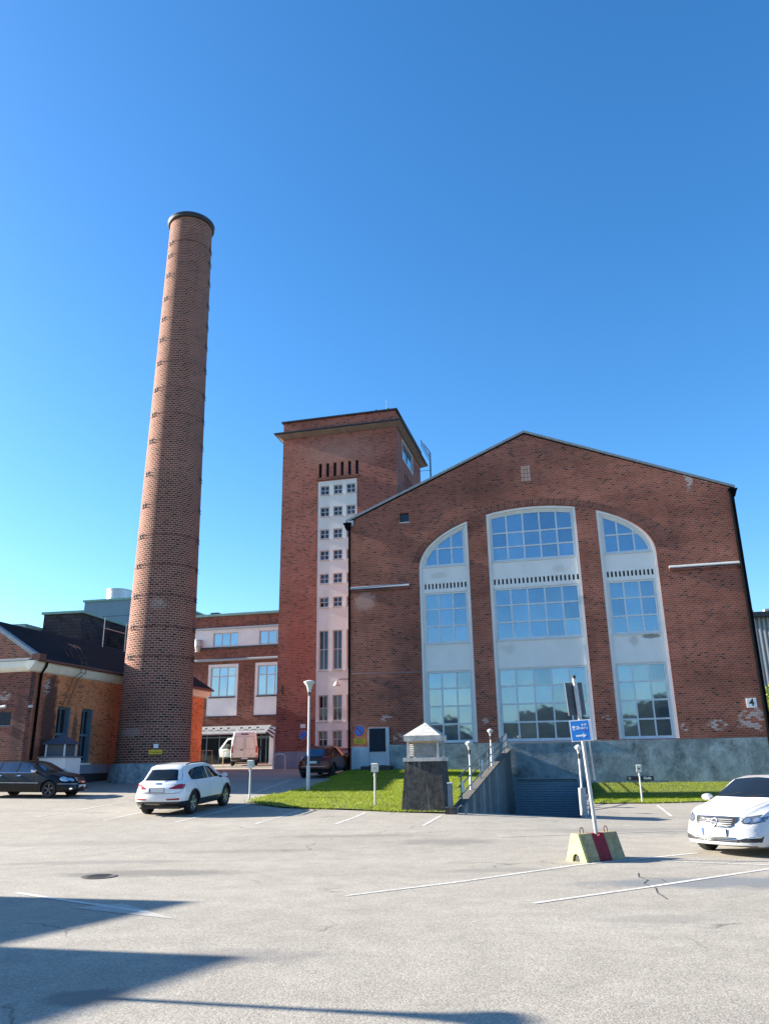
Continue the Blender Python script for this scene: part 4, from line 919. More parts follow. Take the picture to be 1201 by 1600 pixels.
# ------------------------------------------------------------------ stair, retaining wall, rails
ST = thing('concrete_stair', AB(9.0, 0), 'board marked concrete retaining wall with stair beside the garage ramp', 'stair', -PSI)
def wtop(b): return float(np.interp(b, [-17.4, -16, -3.9, -.08], [.42, .6, 1.95, 2.35]))
bs = list(np.linspace(-17.4, -.08, 22)); mb = MB(); vs = []
for b in bs: vs += [(0, b, -2.4), (0, b, wtop(b)), (-.22, b, wtop(b)), (-.22, b, -.6)]
mb.add(vs, [(4*i+k, 4*i+4+k, 4*i+4+(k+1) % 4, 4*i+(k+1) % 4) for i in range(len(bs)-1) for k in range(4)] + [(0, 1, 2, 3), tuple(4*(len(bs)-1)+k for k in (3, 2, 1, 0))])
mb.build('retaining_wall', 'board_concrete', ST)
mb = MB(); vs = []
for b in bs: vs += [(.04, b, wtop(b)+.003), (.04, b, wtop(b)+.07), (-.26, b, wtop(b)+.07), (-.26, b, wtop(b)+.003)]
mb.add(vs, [(4*i+k, 4*i+4+k, 4*i+4+(k+1) % 4, 4*i+(k+1) % 4) for i in range(len(bs)-1) for k in range(4)] + [(0, 1, 2, 3), tuple(4*(len(bs)-1)+k for k in (3, 2, 1, 0))])
mb.build('coping', 'coping_dark', ST)
mb = MB(); n = 13
for k in range(n):
    b0 = -17.0+k*16.9/n; b1 = b0+16.9/n; z = wtop(b0)+.08; mb.box(-1.35, -.35, b0, b1, -.3, z-.06 if k else z-.1)
pass
# right trench wall, low
mb = MB(); mb.slab([(-17.0, -.6), (-17.0, .12), (-8.5, .12), (-.08, .72), (-.08, -2.2), (-10, -2.2)], 3.72, 3.95); mb.build('trench_wall', 'board_concrete', ST)
HR = thing('handrail', AB(8.86, 0), 'blue grey tubular handrail climbing beside the retaining wall', 'railing', -PSI)
def rt(b, d): return (0, b, wtop(b)+.07+d)
mb = MB()
for d in (.82, .5, .18): mb.tube([rt(b, d) for b in np.linspace(-17.1, -.2, 9)], .026, 6)
mb.build('rail', 'rail_blue', HR, True, uv=False)
for b in (-16.6, -14.2, -11.6, -9.0, -6.6, -4.0, -2.0, -.2):
    MB().tube([rt(b, 0), rt(b, .84)], .028, 6).build('post', 'rail_blue', HR, True, uv=False)
mb = MB()
for b in (-3.4, -2.7, -1.4, -.8): mb.tube([rt(b, .18), rt(b+.1, .8)], .02, 5)
mb.build('baluster', 'rail_blue', HR, True, uv=False)
for b, s in ((-16.75, .36), (-11.4, .40)):
    MB().box(.05, .08, b-.22, b+.22, wtop(b)+.35, wtop(b)+.35+s).build('rail_panel', 'frame_blue', HR)
GP = thing('rail_end_post', AB(8.72, -18.05, .22), 'thick blue grey steel post at the foot of the handrail', 'post', -PSI)
MB().box(-.07, .07, -.07, .07, 0, .95).build('post_body', 'rail_blue', GP); MB().box(-.085, .085, -.085, .085, .951, .985).build('cap', 'frame_blue', GP)
MB().box(-.16, .16, -.14, .14, -.1, .24).build('footing', 'old_concrete', GP)
MB().tube([(.22, -.1, 0), (.24, -.1, .22), (.36, -.1, .3), (.48, -.1, .22), (.5, -.1, 0)], .02, 6).build('hoop', 'rail_blue', GP, True)

# ------------------------------------------------------------------ lamps
def lamp(loc, h, hr, label, base=False, group='lamps with cone heads', mat='white_metal'):
    t = thing('street_lamp', loc, label, 'street lamp', random.uniform(0, 1), group); hh = hr*1.75
    pr = .05 if h > 3 else .036
    mb = MB(); mb.lathe([(pr*1.5, -.1), (pr*1.5, min(1.1, h*.25)), (pr, min(1.15, h*.27)), (pr*.9, h-hh)], 0, 0, 12); mb.build('pole', mat, t, True)
    MB().lathe([(pr*1.2, h-hh-.14), (pr*1.2, h-hh+.02)], 0, 0, 12).build('collar', 'dark_metal', t, True)
    s = MB().lathe([(hr*.30, h-hh+.02), (hr*.36, h-hh*.72), (hr*.55, h-hh*.35), (hr*.95, h-.03), (hr*.97, h)], 0, 0, 20, caps=True).build('lamp_shade', 'lamp_glass', t, True)
    MB().lathe([(hr*1.03, h+.004), (hr*1.03, h+.03), (hr*.5, h+.08), (.02, h+.1)], 0, 0, 20).build('cap', mat, t, True)
    if base: MB().box(-.09, .09, -.09, .09, 0, .85).build('base_box', 'grey_metal', t)
    return t
lamp((-3.4, 34.6, .62), 4.6, .25, 'tall slim white lamp post on the lawn left edge')
p = AB(8.86, -14.35); lamp((p.x, p.y, wtop(-14.35)+.05), 1.62, .135, 'short lamp on the lower part of the stair wall')
p = AB(8.86, -7.55); lamp((p.x, p.y, wtop(-7.55)+.05), 1.52, .135, 'short lamp on the upper part of the stair wall')
p = AB(12.8, -16.2); lamp((p.x, p.y, .1), 2.12, .12, 'short lamp right of the garage ramp behind the blue sign', True)
lamp((-10.5, 9.4, 0), 4.68, .22, 'lamp post standing out of the frame to the left', group=None)
# plug-in posts for cars
def socket(loc, h, rz, label, bw=.2):
    t = thing('power_post', loc, label, 'power post', rz, 'plug-in posts by the lawn')
    MB().lathe([(.035, -.1), (.035, h*.55), (.03, h-.28)], 0, 0, 10).build('pole', 'white_metal', t, True)
    mb = MB(); mb.lathe([(.05, h-.42), (.05, h-.36)], 0, 0, 10).lathe([(.045, h-.33), (.045, h-.27)], 0, 0, 10); mb.build('clamp', 'grey_metal', t, True)
    mb = MB(); mb.box(-bw/2, bw/2, -.08, .08, h-.27, h-.01); mb.frustum((-bw/2-.01, bw/2+.01, -.09, .09), (-bw/2+.02, bw/2-.02, -.06, .06), h-.009, h+.02); mb.build('socket_box', 'socket', t)
    MB().box(-.035, .035, -.092, -.081, h-.17, h-.11).build('outlet', 'ink' if bw < .22 else 'grey_metal', t)
    return t
socket((-5.44, 32.2, .5), 1.48, R(-14), 'plug-in post by the lawn tip beside the white SUV', .24)
socket((-.48, 28.63, .40), 1.40, R(-14), 'plug-in post in front of the lawn between lamp and vent', .23)
socket((10.49, 34.3, .06), 1.5, R(-14), 'plug-in post on the right lawn beside the ramp', .21)

# ------------------------------------------------------------------ concrete vent with lantern
VT = thing('concrete_vent', (1.28, 27.6, .26), 'dark stained tapered concrete block topped by a white roofed lantern', 'vent', -PSI)
MB().frustum((-.74, .74, -.74, .74), (-.60, .60, -.60, .60), -.1, 1.60).build('body', 'old_concrete', VT)
MB().box(-.66, .66, -.66, .66, 1.60, 1.72).build('slab', 'weathered_white', VT)
for x in (-.54, .47):
    for y in (-.54, .47): MB().box(x, x+.07, y, y+.07, 1.72, 2.24).build('post', 'weathered_white', VT)
mb = MB(); mb.box(-.42, .42, -.42, .42, 1.74, 2.22)
for k in range(8):
    z = 1.75+k*.058
    mb.add([(-.47, -.5, z), (.47, -.5, z), (.47, -.43, z+.05), (-.47, -.43, z+.05)], [(0, 1, 2, 3)]); mb.add([(.5, -.47, z), (.5, .47, z), (.43, .47, z+.05), (.43, -.47, z+.05)], [(0, 1, 2, 3)])
mb.build('louvre', 'weathered_white', VT, fix=False)
MB().box(-.47, .47, -.51, -.44, 2.19, 2.24).build('timber_strip', 'timber', VT)
rf = MB().box(-.62, .62, -.62, .62, 2.245, 2.42).build('roof_fascia', 'weathered_white', VT)
MB().frustum((-.64, .64, -.64, .64), (-.015, .015, -.015, .015), 2.423, 2.86).build('roof', 'weathered_white', VT)

# ------------------------------------------------------------------ signs
def no_parking(loc, label, r=.32):
    t = thing('no_parking_sign', loc, label, 'road sign', -PSI, 'round no parking signs')
    def disc(r0, y0, y1, nm, m): return MB().lathe([(r0, y0), (r0, y1)], 0, 0, 32, axis='y').build(nm, m, t)
    disc(r, -.05, -.02, 'border', 'sign_white'); disc(r*.96, -.056, -.0505, 'red_ring', 'sign_red'); disc(r*.78, -.061, -.0565, 'blue_field', 'sign_blue')
    c, s = math.cos(R(-45)), math.sin(R(-45)); w2, l2 = r*.1, r*.78
    mb = MB(); mb.add([(c*a-s*b, -.064, s*a+c*b) for a, b in ((-l2, -w2), (l2, -w2), (l2, w2), (-l2, w2))], [(0, 1, 2, 3)]); mb.build('slash', 'sign_red', t, fix=False)
    return t
no_parking(AB(.55, -.03, 3.54), 'round blue and red no parking sign on hall wall beside the louvred door')
q = TP + U*2.0; no_parking((q.x-V.x*.05, q.y-V.y*.05, 3.6), 'round blue and red no parking sign on tower wall behind the tall lamp')
SG = thing('yellow_plate', AB(.55, -.03), 'yellow plate under the no parking sign on the hall', 'sign', -PSI)
MB().box(-.32, .32, -.04, -.01, 2.84, 3.12).build('sign_panel', 'sign_yellow', SG); text('PRIVAT', .12, 'sign_ink', SG, (0, -.043, 3.04)); text('OMRÅDE', .12, 'sign_ink', SG, (0, -.043, 2.92))
SG = thing('house_number', AB(21.38, -.005), 'white plate with the number 4 on the hall\'s right corner', 'sign', -PSI)
MB().box(-.24, .24, -.05, -.012, 4.2, 4.68).build('plate_face', 'sign_white', SG); text('4', .5, 'ink', SG, (0, -.054, 4.44), bold=.012)
SG = thing('name_board', AB(15.53, -.075), 'long dark board with white lettering low on plinth behind a post', 'sign', -PSI)
MB().box(-.66, .66, -.04, -.005, .74, .95).build('board', 'board_dark', SG); text('Q', .14, 'sign_white', SG, (-.52, -.043, .845), bold=.003); text('Klubb', .16, 'sign_white', SG, (.36, -.043, .845), bold=.006)
SG = thing('notice_plate', TP + U*1.93 - V*.02, 'small white plate above the tower\'s no parking sign', 'sign', -PSI)
MB().box(-.16, .2, -.04, -.01, 4.05, 4.3).build('plate_face', 'sign_white', SG)

# barrier with leaning sign post
BA = R(31); BC = Vector((4.02, 16.48, 0))
BR = thing('concrete_barrier', BC, 'mossy yellow and red concrete barrier foot under the parking sign', 'barrier', BA); BR.scale = (.9, .92, .98)
Lb, prof = 1.16, lambda w0, w1: [(-w0, 0), (-w1, .50), (w1, .50), (w0, 0)]
def seg(x0, x1, nm, mat, notch=False):
    mb = MB(); pr = [(-.30, 0), (-.10, .50), (.10, .50), (.30, 0)]
    if not notch: mb.slab(pr, x0, x1)
    else:
        xs = [x0, x0+.10, x0+.17, x1-.17, x1-.10, x1]; hz = [.5, .5, .44, .44, .5, .5]; vs = []
        for x, h in zip(xs, hz): k = .30-.20*h/.5; vs += [(x, -.30, 0), (x, -k, h), (x, k, h), (x, .30, 0)]
        mb.add(vs, [(4*i+k, 4*i+4+k, 4*i+4+(k+1) % 4, 4*i+(k+1) % 4) for i in range(5) for k in range(4)] + [(0, 1, 2, 3), (23, 22, 21, 20)])
    return mb.build(nm, mat, BR)
seg(-Lb/2+.06, -.185, 'concrete_block', 'barrier_moss'); seg(.185, Lb/2, 'concrete_block', 'barrier_moss'); seg(-.18, .18, 'red_band', 'barrier_red', True)
plp = [(-.30, 0), (-.10, .50), (.10, .50), (.30, 0), (.12, 0), (.09, .11), (0, .15), (-.09, .11), (-.12, 0)]
mb = MB(); mb.slab(plp, -Lb/2, -Lb/2+.057); mb.build('end_face', 'barrier_yellow', BR)
mb = MB(); mb.slab([(-.12, .002), (-.09, .11), (0, .15), (.09, .11), (.12, .002)], -Lb/2+.04, -Lb/2+.058); mb.build('lifting_recess', 'ink', BR)
for x in (-.36, .36): MB().tube([(x-.05, 0, .46), (x-.05, 0, .57), (x-.02, 0, .61), (x+.03, 0, .60), (x+.05, 0, .56), (x+.05, 0, .46)], .011, 6).build('lifting_loop', 'rust', BR, True)
PS = thing('parking_sign', (BC.x+.05, BC.y, .40), 'leaning grey post with blue parking time sign and dark sign back', 'road sign', R(-4)); PS.rotation_euler = (0, R(-3.2), R(-4))
MB().lathe([(.038, 0), (.038, 3.12)], 0, 0, 14).build('post', 'zinc', PS, True); MB().lathe([(.042, 3.08), (.042, 3.14), (.01, 3.15)], 0, 0, 14).build('post_cap', 'dark_metal', PS, True)
bz = MB(); bz.box(-.20, .21, .06, .085, 2.34, 3.00); bk = bz.build('dark_sign', 'louvre', PS); bk.rotation_euler = (0, 0, R(24))
mb = MB(); mb.box(.03, .09, .035, .06, 2.32, 3.0); mb.build('stiffener', 'grey_metal', bk)
bs_ = MB().box(-.20, .20, -.075, -.05, 1.82, 2.24).build('blue_sign', 'sign_white', PS); bs_.rotation_euler = (0, 0, R(-12)); bs_.location = (-.02, 0, 0)
MB().box(-.182, .182, -.079, -.0755, 1.838, 2.222).build('blue_field', 'sign_blue', bs_)
MB().box(.203, .23, -.075, .14, 1.82, 2.24).build('side_return', 'sign_white', bs_)
mb = MB(); mb.add([(-.10, -.082, 1.915), (.045, -.082, 1.915), (.045, -.082, 1.945), (-.10, -.082, 1.945), (.04, -.082, 1.885), (.11, -.082, 1.93), (.04, -.082, 1.975)], [(0, 1, 2, 3), (4, 5, 6)]); mb.build('arrow', 'sign_white', bs_, fix=False)
text('2h', .085, 'sign_white', bs_, (-.035, -.0805, 2.085), bold=.003); text('8-18', .05, 'sign_white', bs_, (.085, -.0805, 2.14), bold=.002); text('(8-16)', .05, 'sign_white', bs_, (.085, -.0805, 2.075), bold=.002)
text('18', .04, 'sign_purple', bs_, (.09, -.0805, 2.02), bold=.004)
mb = MB(); mb.lathe([(.028, -.0822), (.028, -.0795)], -.122, 2.105, 14, axis='y'); mb.add([(-.145, -.081, 2.045), (-.099, -.081, 2.045), (-.099, -.081, 2.065), (-.145, -.081, 2.065)], [(0, 1, 2, 3)]); mb.build('disc_symbol', 'sign_white', bs_, fix=False)
MB().box(-.05, .05, -.05, .06, 2.05, 2.10).build('bracket', 'grey_metal', PS)
MB().tube([(.12, .0, 1.05), (.12, 0, 1.83)], .018, 6).build('stub_pipe', 'zinc', PS, True)

# small street things
MH = MB().lathe([(.31, .001), (.31, .012), (.27, .014), (.27, .009)], 0, 0, 28).build('manhole_cover', 'iron', None); MH.location = (-5.2, 15.15, 0); tag(MH, 'round dark slotted iron drain cover in the asphalt at left', 'drain cover')
mb = MB()
for k in range(5): mb.box(-.17, .17, -.18+k*.08, -.15+k*.08, .0142, .018)
mb.build('slot', 'ink', MH)
HP = thing('white_hoop', (-7.0, 51.9, 1.42), 'white bent steel hoop beside the tower\'s left corner', 'hoop barrier', -PSI)
MB().tube([(-.35, 0, -.1), (-.35, 0, .7), (-.25, 0, .9), (.0, 0, .96), (.3, 0, .95)], .05, 8).tube([(.3, 0, .95), (.42, 0, .88), (.45, 0, -.1)], .05, 8).build('tube', 'white_metal', HP, True)
HRL = thing('entrance_railing', (-15.2, 63.5, 1.7), 'thin brown railing by the end of the orange brick wall', 'railing', -R(10))
for x in (0, .75, 1.5): MB().tube([(x, 0, -.1), (x, 0, 1.15)], .03, 6).build('post', 'rust', HRL, True)
MB().tube([(0, 0, 1.15), (1.5, 0, 1.15)], .03, 6).build('rail', 'rust', HRL, True)
HRL2 = thing('entrance_railing', (-12.6, 62.0, 1.68), 'olive hooped railing left of the white van', 'railing', R(0))
for x in (0, 1.0): MB().tube([(x, 0, -.1), (x, 0, 1.1)], .035, 6).build('post', 'timber', HRL2, True)
MB().tube([(0, 0, 1.1), (1.0, 0, 1.1)], .035, 6).build('rail', 'timber', HRL2, True)

# ------------------------------------------------------------------ cars
def catmull(P, sub):
    P = np.array(P, float); Q = np.vstack([2*P[0]-P[1], P, 2*P[-1]-P[-2]]); out = []
    for i in range(len(P)-1):
        p0, p1, p2, p3 = Q[i:i+4]
        for k in range(sub):
            t = k/sub; out.append(.5*((2*p1)+(-p0+p2)*t+(2*p0-5*p1+4*p2-p3)*t*t+(-p0+3*p1-3*p2+p3)*t**3))
    out.append(P[-1]); return np.array(out)
class Car:
    def __init__(s, root, S, paint):
        s.root = root; L = S['L']; s.S = S
        xs = np.unique(np.concatenate([np.linspace(-L/2, L/2, 84), -L/2+np.array([.015, .04, .08, .13]), L/2-np.array([.015, .04, .08, .13])]))
        fine = np.linspace(-L/2, L/2, 900)
        def tab(k, sm=.05):
            t = S[k]; 
            if not isinstance(t, (list, tuple)): t = [(0, t)]
            a = np.array(t, float); y = np.interp(fine, a[:, 0], a[:, 1]); w = max(1, int(sm/(fine[1]-fine[0]))); ker = np.hanning(2*w+3)[1:-1]; ker /= ker.sum()
            yp = np.pad(y, len(ker)//2, mode='reflect', reflect_type='odd'); return np.interp(xs, fine, np.convolve(yp, ker, 'valid')[:900])
        top, belt, zb, wb, wm, wr, dr = (tab(k) for k in ('top', 'belt', 'zb', 'wb', 'wm', 'wr', 'dr')); ms = S.get('mid', .5)
        rings = []
        for i in range(len(xs)):
            h = belt[i]-zb[i]; sp = top[i]-belt[i]
            g = [(0, zb[i]), (wm[i]*.80, zb[i]), (wm[i]*.93, zb[i]+.04), (wm[i]*.985, zb[i]+.22*h), (wm[i], zb[i]+ms*h), (wm[i]*.5+wb[i]*.5, zb[i]+.86*h), (wb[i], belt[i]),
                 (wb[i]*.9+wr[i]*.1-.012, belt[i]+sp*.06), (wr[i]+.012, top[i]-dr[i]-.03*min(1, sp/.3)), (wr[i]-.06, top[i]-dr[i]*.45), (wr[i]*.55, top[i]-dr[i]*.12), (0, top[i])]
            rings.append(catmull(g, 4))
        K = len(rings[0]); vs = []; 
        for x, r in zip(xs, rings): vs += [(x, -p[0], p[1]) for p in r] + [(x, p[0], p[1]) for p in r[-2:0:-1]]
        M = 2*K-2; n = len(xs); V3 = np.array(vs).reshape(n, M, 3)
        V3[:, :, 2] = np.where(V3[:, :, 2] < .12, .12, V3[:, :, 2])
        caps = []
        for e, sg in ((0, -1), (n-1, 1)):
            c = V3[e].mean(0); lst = []
            for sc, dx in ((.86, .028), (.6, .045), (.25, .05)): q = c+(V3[e]-c)*sc; q[:, 0] = xs[e]+sg*dx; lst.append(q)
            caps.append(lst)
        allr = caps[0][::-1]+list(V3)+caps[1]; W = np.array(allr)
        f = S.get('warp');
        if f is not None: W = f(W)
        vs = [tuple(p) for p in W.reshape(-1, 3)]; nr = len(allr)
        fs = [(i*M+k, (i+1)*M+k, (i+1)*M+(k+1) % M, i*M+(k+1) % M) for i in range(nr-1) for k in range(M)] + [tuple(range(M)), tuple(range(nr*M-1, (nr-1)*M-1, -1))]
        mb = MB(); mb.add(vs, fs); s.body = mb.build('body', paint, root, False, uv=False)
        s.bvh = BVHTree.FromPolygons([v.co[:] for v in s.body.data.vertices], [list(p.vertices) for p in s.body.data.polygons])
        # wheel arches
        cut = MB(); W2 = S['W']/2
        for ax in S['axles']:
            for sd_ in (-1, 1): cut.lathe([(S['wr_arch'], sd_*(W2-.30)), (S['wr_arch'], sd_*(W2+.3))], ax, S['R'], 40, axis='y')
        co = cut.build('tmp', 'black_plastic', root, uv=False); md = s.body.modifiers.new('b', 'BOOLEAN'); md.object = co; md.operation = 'DIFFERENCE'; md.solver = 'EXACT'
        dg = bpy.context.evaluated_depsgraph_get(); me = bpy.data.meshes.new_from_object(s.body.evaluated_get(dg), depsgraph=dg); s.body.modifiers.clear()
        old = s.body.data; s.body.data = me; bpy.data.meshes.remove(old); cm = co.data; bpy.data.objects.remove(co); bpy.data.meshes.remove(cm)
        me.shade_smooth(); me.set_sharp_from_angle(angle=R(38)); me.materials.clear(); me.materials.append(MAT[paint])
    AX = {'side+': ((1, 0, 0), (0, 0, 1), (0, -1, 0)), 'side-': ((1, 0, 0), (0, 0, 1), (0, 1, 0)), 'front': ((0, 1, 0), (0, 0, 1), (-1, 0, 0)), 'rear': ((0, 1, 0), (0, 0, 1), (1, 0, 0)), 'top': ((1, 0, 0), (0, 1, 0), (0, 0, -1))}
    def patch(s, name, mat, poly, ax, off=.006, parent=None, rings=5, step=.05):
        ex_, ey_, d = (Vector(q) for q in (s.AX[ax] if isinstance(ax, str) else ax))
        P = []
        for i in range(len(poly)):
            a = Vector((*poly[i], 0)); b = Vector((*poly[(i+1) % len(poly)], 0)); n = max(1, int((b-a).length/step)); P += [a+(b-a)*k/n for k in range(n)]
        c = sum(P, Vector())/len(P); m = len(P); vs = []
        def cast(q):
            o = ex_*q.x+ey_*q.y-d*6; h, nn, ix, ds = s.bvh.ray_cast(o, d)
            if h is None:
                h, nn, ix, ds = s.bvh.find_nearest(ex_*q.x+ey_*q.y-d*s.S['W']*.5)
            return h-d*off
        for k in range(rings+1):
            for q in P: vs.append(cast(c+(q-c)*(1-k/(rings+.0001)*.98)))
        n0 = len(vs); vs += [v+d*(off+.012) for v in vs[:m]]
        fs = [(k*m+i, k*m+(i+1) % m, (k+1)*m+(i+1) % m, (k+1)*m+i) for k in range(rings) for i in range(m)] + [tuple(rings*m+i for i in range(m))] + [(n0+i, n0+(i+1) % m, (i+1) % m, i) for i in range(m)]
        mb = MB(); mb.add(vs, fs); return mb.build(name, mat, parent or s.root, True, uv=False, ang=50)
    def sides(s, name, mat, poly, off=.006, which=('side+', 'side-')): return [s.patch(name, mat, poly, a, off) for a in which]
    def line(s, name, mat, pts, ax, wd=.012, off=.003):
        ex_, ey_, d = (Vector(q) for q in (s.AX[ax] if isinstance(ax, str) else ax)); P = []
        for a, b in zip(pts[:-1], pts[1:]):
            a = Vector((*a, 0)); b = Vector((*b, 0)); n = max(1, int((b-a).length/.05)); P += [a+(b-a)*k/n for k in range(n)]
        P.append(Vector((*pts[-1], 0))); vs = []
        for i, q in enumerate(P):
            t = (P[min(i+1, len(P)-1)]-P[max(0, i-1)]).normalized(); nn = Vector((-t.y, t.x, 0))
            for sg in (-1, 1):
                r = q+nn*wd/2*sg; h = s.bvh.ray_cast(ex_*r.x+ey_*r.y-d*6, d)[0]
                if h is None: h = s.bvh.find_nearest(ex_*r.x+ey_*r.y-d*s.S['W']*.5)[0]
                vs.append(h-d*off)
        mb = MB(); mb.add(vs, [(2*i, 2*i+1, 2*i+3, 2*i+2) for i in range(len(P)-1)]); return mb.build(name, mat, s.root, uv=False)
    def arch(s, mat, r0, r1, which=('side+', 'side-'), off=.012, z0=.3):
        for a in which:
            d = Vector(s.AX[a][2])
            for axl in s.S['axles']:
                vs = []; n = 26
                for k in range(n+1):
                    t = R(-12)+R(204)*k/n
                    for r in (r0, r1):
                        q = Vector((axl+r*math.cos(t), 0, s.S['R']+r*math.sin(t))); h = s.bvh.ray_cast(q-d*6, d)[0]
                        if h is None: h = q-d*s.S['W']*.48
                        vs += [h-d*off]
                    vs += [vs[-2]+d*.09]
                mb = MB(); mb.add(vs, [(3*i, 3*i+1, 3*i+4, 3*i+3) for i in range(n)] + [(3*i+2, 3*i, 3*i+3, 3*i+5) for i in range(n)]); mb.build('arch_trim', mat, s.root, uv=False, fix=False)
    def wheels(s, rim='rim', spokes=5, tw=.22):
        Rr = s.S['R']; W2 = s.S['W']/2-.03
        for ax in s.S['axles']:
            for sd_ in (-1, 1):
                y1 = sd_*W2; y0 = sd_*(W2-tw); o = MB().lathe([(Rr*.66, y0), (Rr*.93, y0), (Rr, y0+sd_*.03), (Rr, y1-sd_*.04), (Rr*.95, y1-sd_*.008), (Rr*.70, y1), (Rr*.66, y1-sd_*.03)], ax, Rr, 32, axis='y', caps=False).build('wheel', 'tyre', s.root, True, uv=False)
                yf = y1-sd_*.02; mb = MB(); mb.lathe([(Rr*.70, yf), (Rr*.64, yf-sd_*.005), (Rr*.62, yf-sd_*.10)], ax, Rr, 32, axis='y', caps=False); mb.lathe([(Rr*.16, yf-sd_*.03), (Rr*.14, yf), (.02, yf+sd_*.004)], ax, Rr, 16, axis='y', caps=False)
                for k in range(spokes):
                    for dt in (-.13, .13):
                        t = 2*math.pi*k/spokes+.3; c0, s0 = math.cos(t), math.sin(t); c1, s1 = math.cos(t+dt), math.sin(t+dt); nx, nz = -s1*.017, c1*.017
                        a = (ax+c0*Rr*.1, Rr+s0*Rr*.1); b = (ax+c1*Rr*.66, Rr+s1*Rr*.66)
                        mb.add([(a[0]-nx, yf-sd_*.015, a[1]-nz), (a[0]+nx, yf-sd_*.015, a[1]+nz), (b[0]+nx, yf-sd_*.002, b[1]+nz), (b[0]-nx, yf-sd_*.002, b[1]-nz), (a[0]-nx, yf-sd_*.05, a[1]-nz), (a[0]+nx, yf-sd_*.05, a[1]+nz), (b[0]+nx, yf-sd_*.05, b[1]+nz), (b[0]-nx, yf-sd_*.05, b[1]-nz)], [(0, 1, 2, 3), (0, 4, 5, 1), (1, 5, 6, 2), (3, 2, 6, 7), (0, 3, 7, 4)])
                mb.build('rim', rim, o, False, uv=False)
                MB().lathe([(Rr*.66, yf-sd_*.11), (.02, yf-sd_*.11)], ax, Rr, 24, axis='y', caps=False).build('brake_disc', 'black_plastic', o, uv=False)
    def mirrors(s, x, z, mat, y=None, sc=1.0):
        for sd_ in (-1, 1):
            yy = sd_*(y or s.S['W']/2-.01); mb = MB(); vs = []
            for k in range(10):
                t = 2*math.pi*k/10
                for dx, q in ((.09, .35), (.05, .85), (-.06, 1.0), (-.075, .95)): vs.append((x+dx*sc, yy+sd_*.10*sc+.115*sc*q*math.cos(t), z+.075*sc*q*math.sin(t)+.05))
            mb.add(vs, [(4*k+i, 4*k+i+1, 4*((k+1) % 10)+i+1, 4*((k+1) % 10)+i) for k in range(10) for i in range(3)] + [tuple(4*k for k in range(10)), tuple(4*k+3 for k in range(9, -1, -1))]); o = mb.build('wing_mirror', mat, s.root, True, uv=False, ang=50)
            MB().box(x-.03, x+.03, min(yy, yy-sd_*.08), max(yy, yy-sd_*.08)+.03, z-.03, z+.03).build('stalk', 'black_plastic', o)
    def plate_(s, x, z, sg, blue=True, w=.52, h=.115):
        o = MB().box(min(x, x+sg*.012), max(x, x+sg*.012), -w/2, w/2, z-h/2, z+h/2).build('number_plate', 'plate_white', s.root)
        MB().box(min(x+sg*.0125, x+sg*.015), max(x+sg*.0125, x+sg*.015), *( (-w/2, -w/2+.05) if sg > 0 else (w/2-.05, w/2)), z-h/2, z+h/2).build('country_band', 'plate_blue', o)
        MB().box(min(x-sg*.012, x-sg*.001), max(x-sg*.012, x-sg*.001), -w/2-.012, w/2+.012, z-h/2-.012, z+h/2+.012).build('plate_holder', 'black_plastic', o)
        return o
def car_root(name, cx, cy, heading, wbase, label, cat='car'):
    hx, hy = heading; l = math.hypot(hx, hy); hx, hy = hx/l, hy/l
    zf = float(zg(cx+hx*wbase/2, cy+hy*wbase/2)); zr = float(zg(cx-hx*wbase/2, cy-hy*wbase/2))
    return thing(name, (cx, cy, (zf+zr)/2), label, cat, math.atan2(hy, hx), None, -math.atan2(zf-zr, wbase))
def sm(t): return t*t*(3-2*t)
def nosewarp(x0, L2, k_y, lean=0, z0=.5, rear=None):
    """round the nose (and tail) in plan and lean it back with height"""
    def f(W):
        W = W.copy(); x = W[:, :, 0]; y = W[:, :, 1]; z = W[:, :, 2]
        t = np.clip((x-x0)/(L2-x0), 0, 1); W[:, :, 0] = x - t**1.5*(k_y*np.abs(y)**2.4) - t**2*lean*np.clip(z-z0, -.3, 1)
        if rear:
            xr, Lr, ky, le, zr0 = rear; t = np.clip((xr-x)/(xr+Lr), 0, 1); W[:, :, 0] += t**1.5*(ky*np.abs(y)**2.4) + t**2*le*np.clip(z-zr0, -.3, 1.2)
        return W
    return f

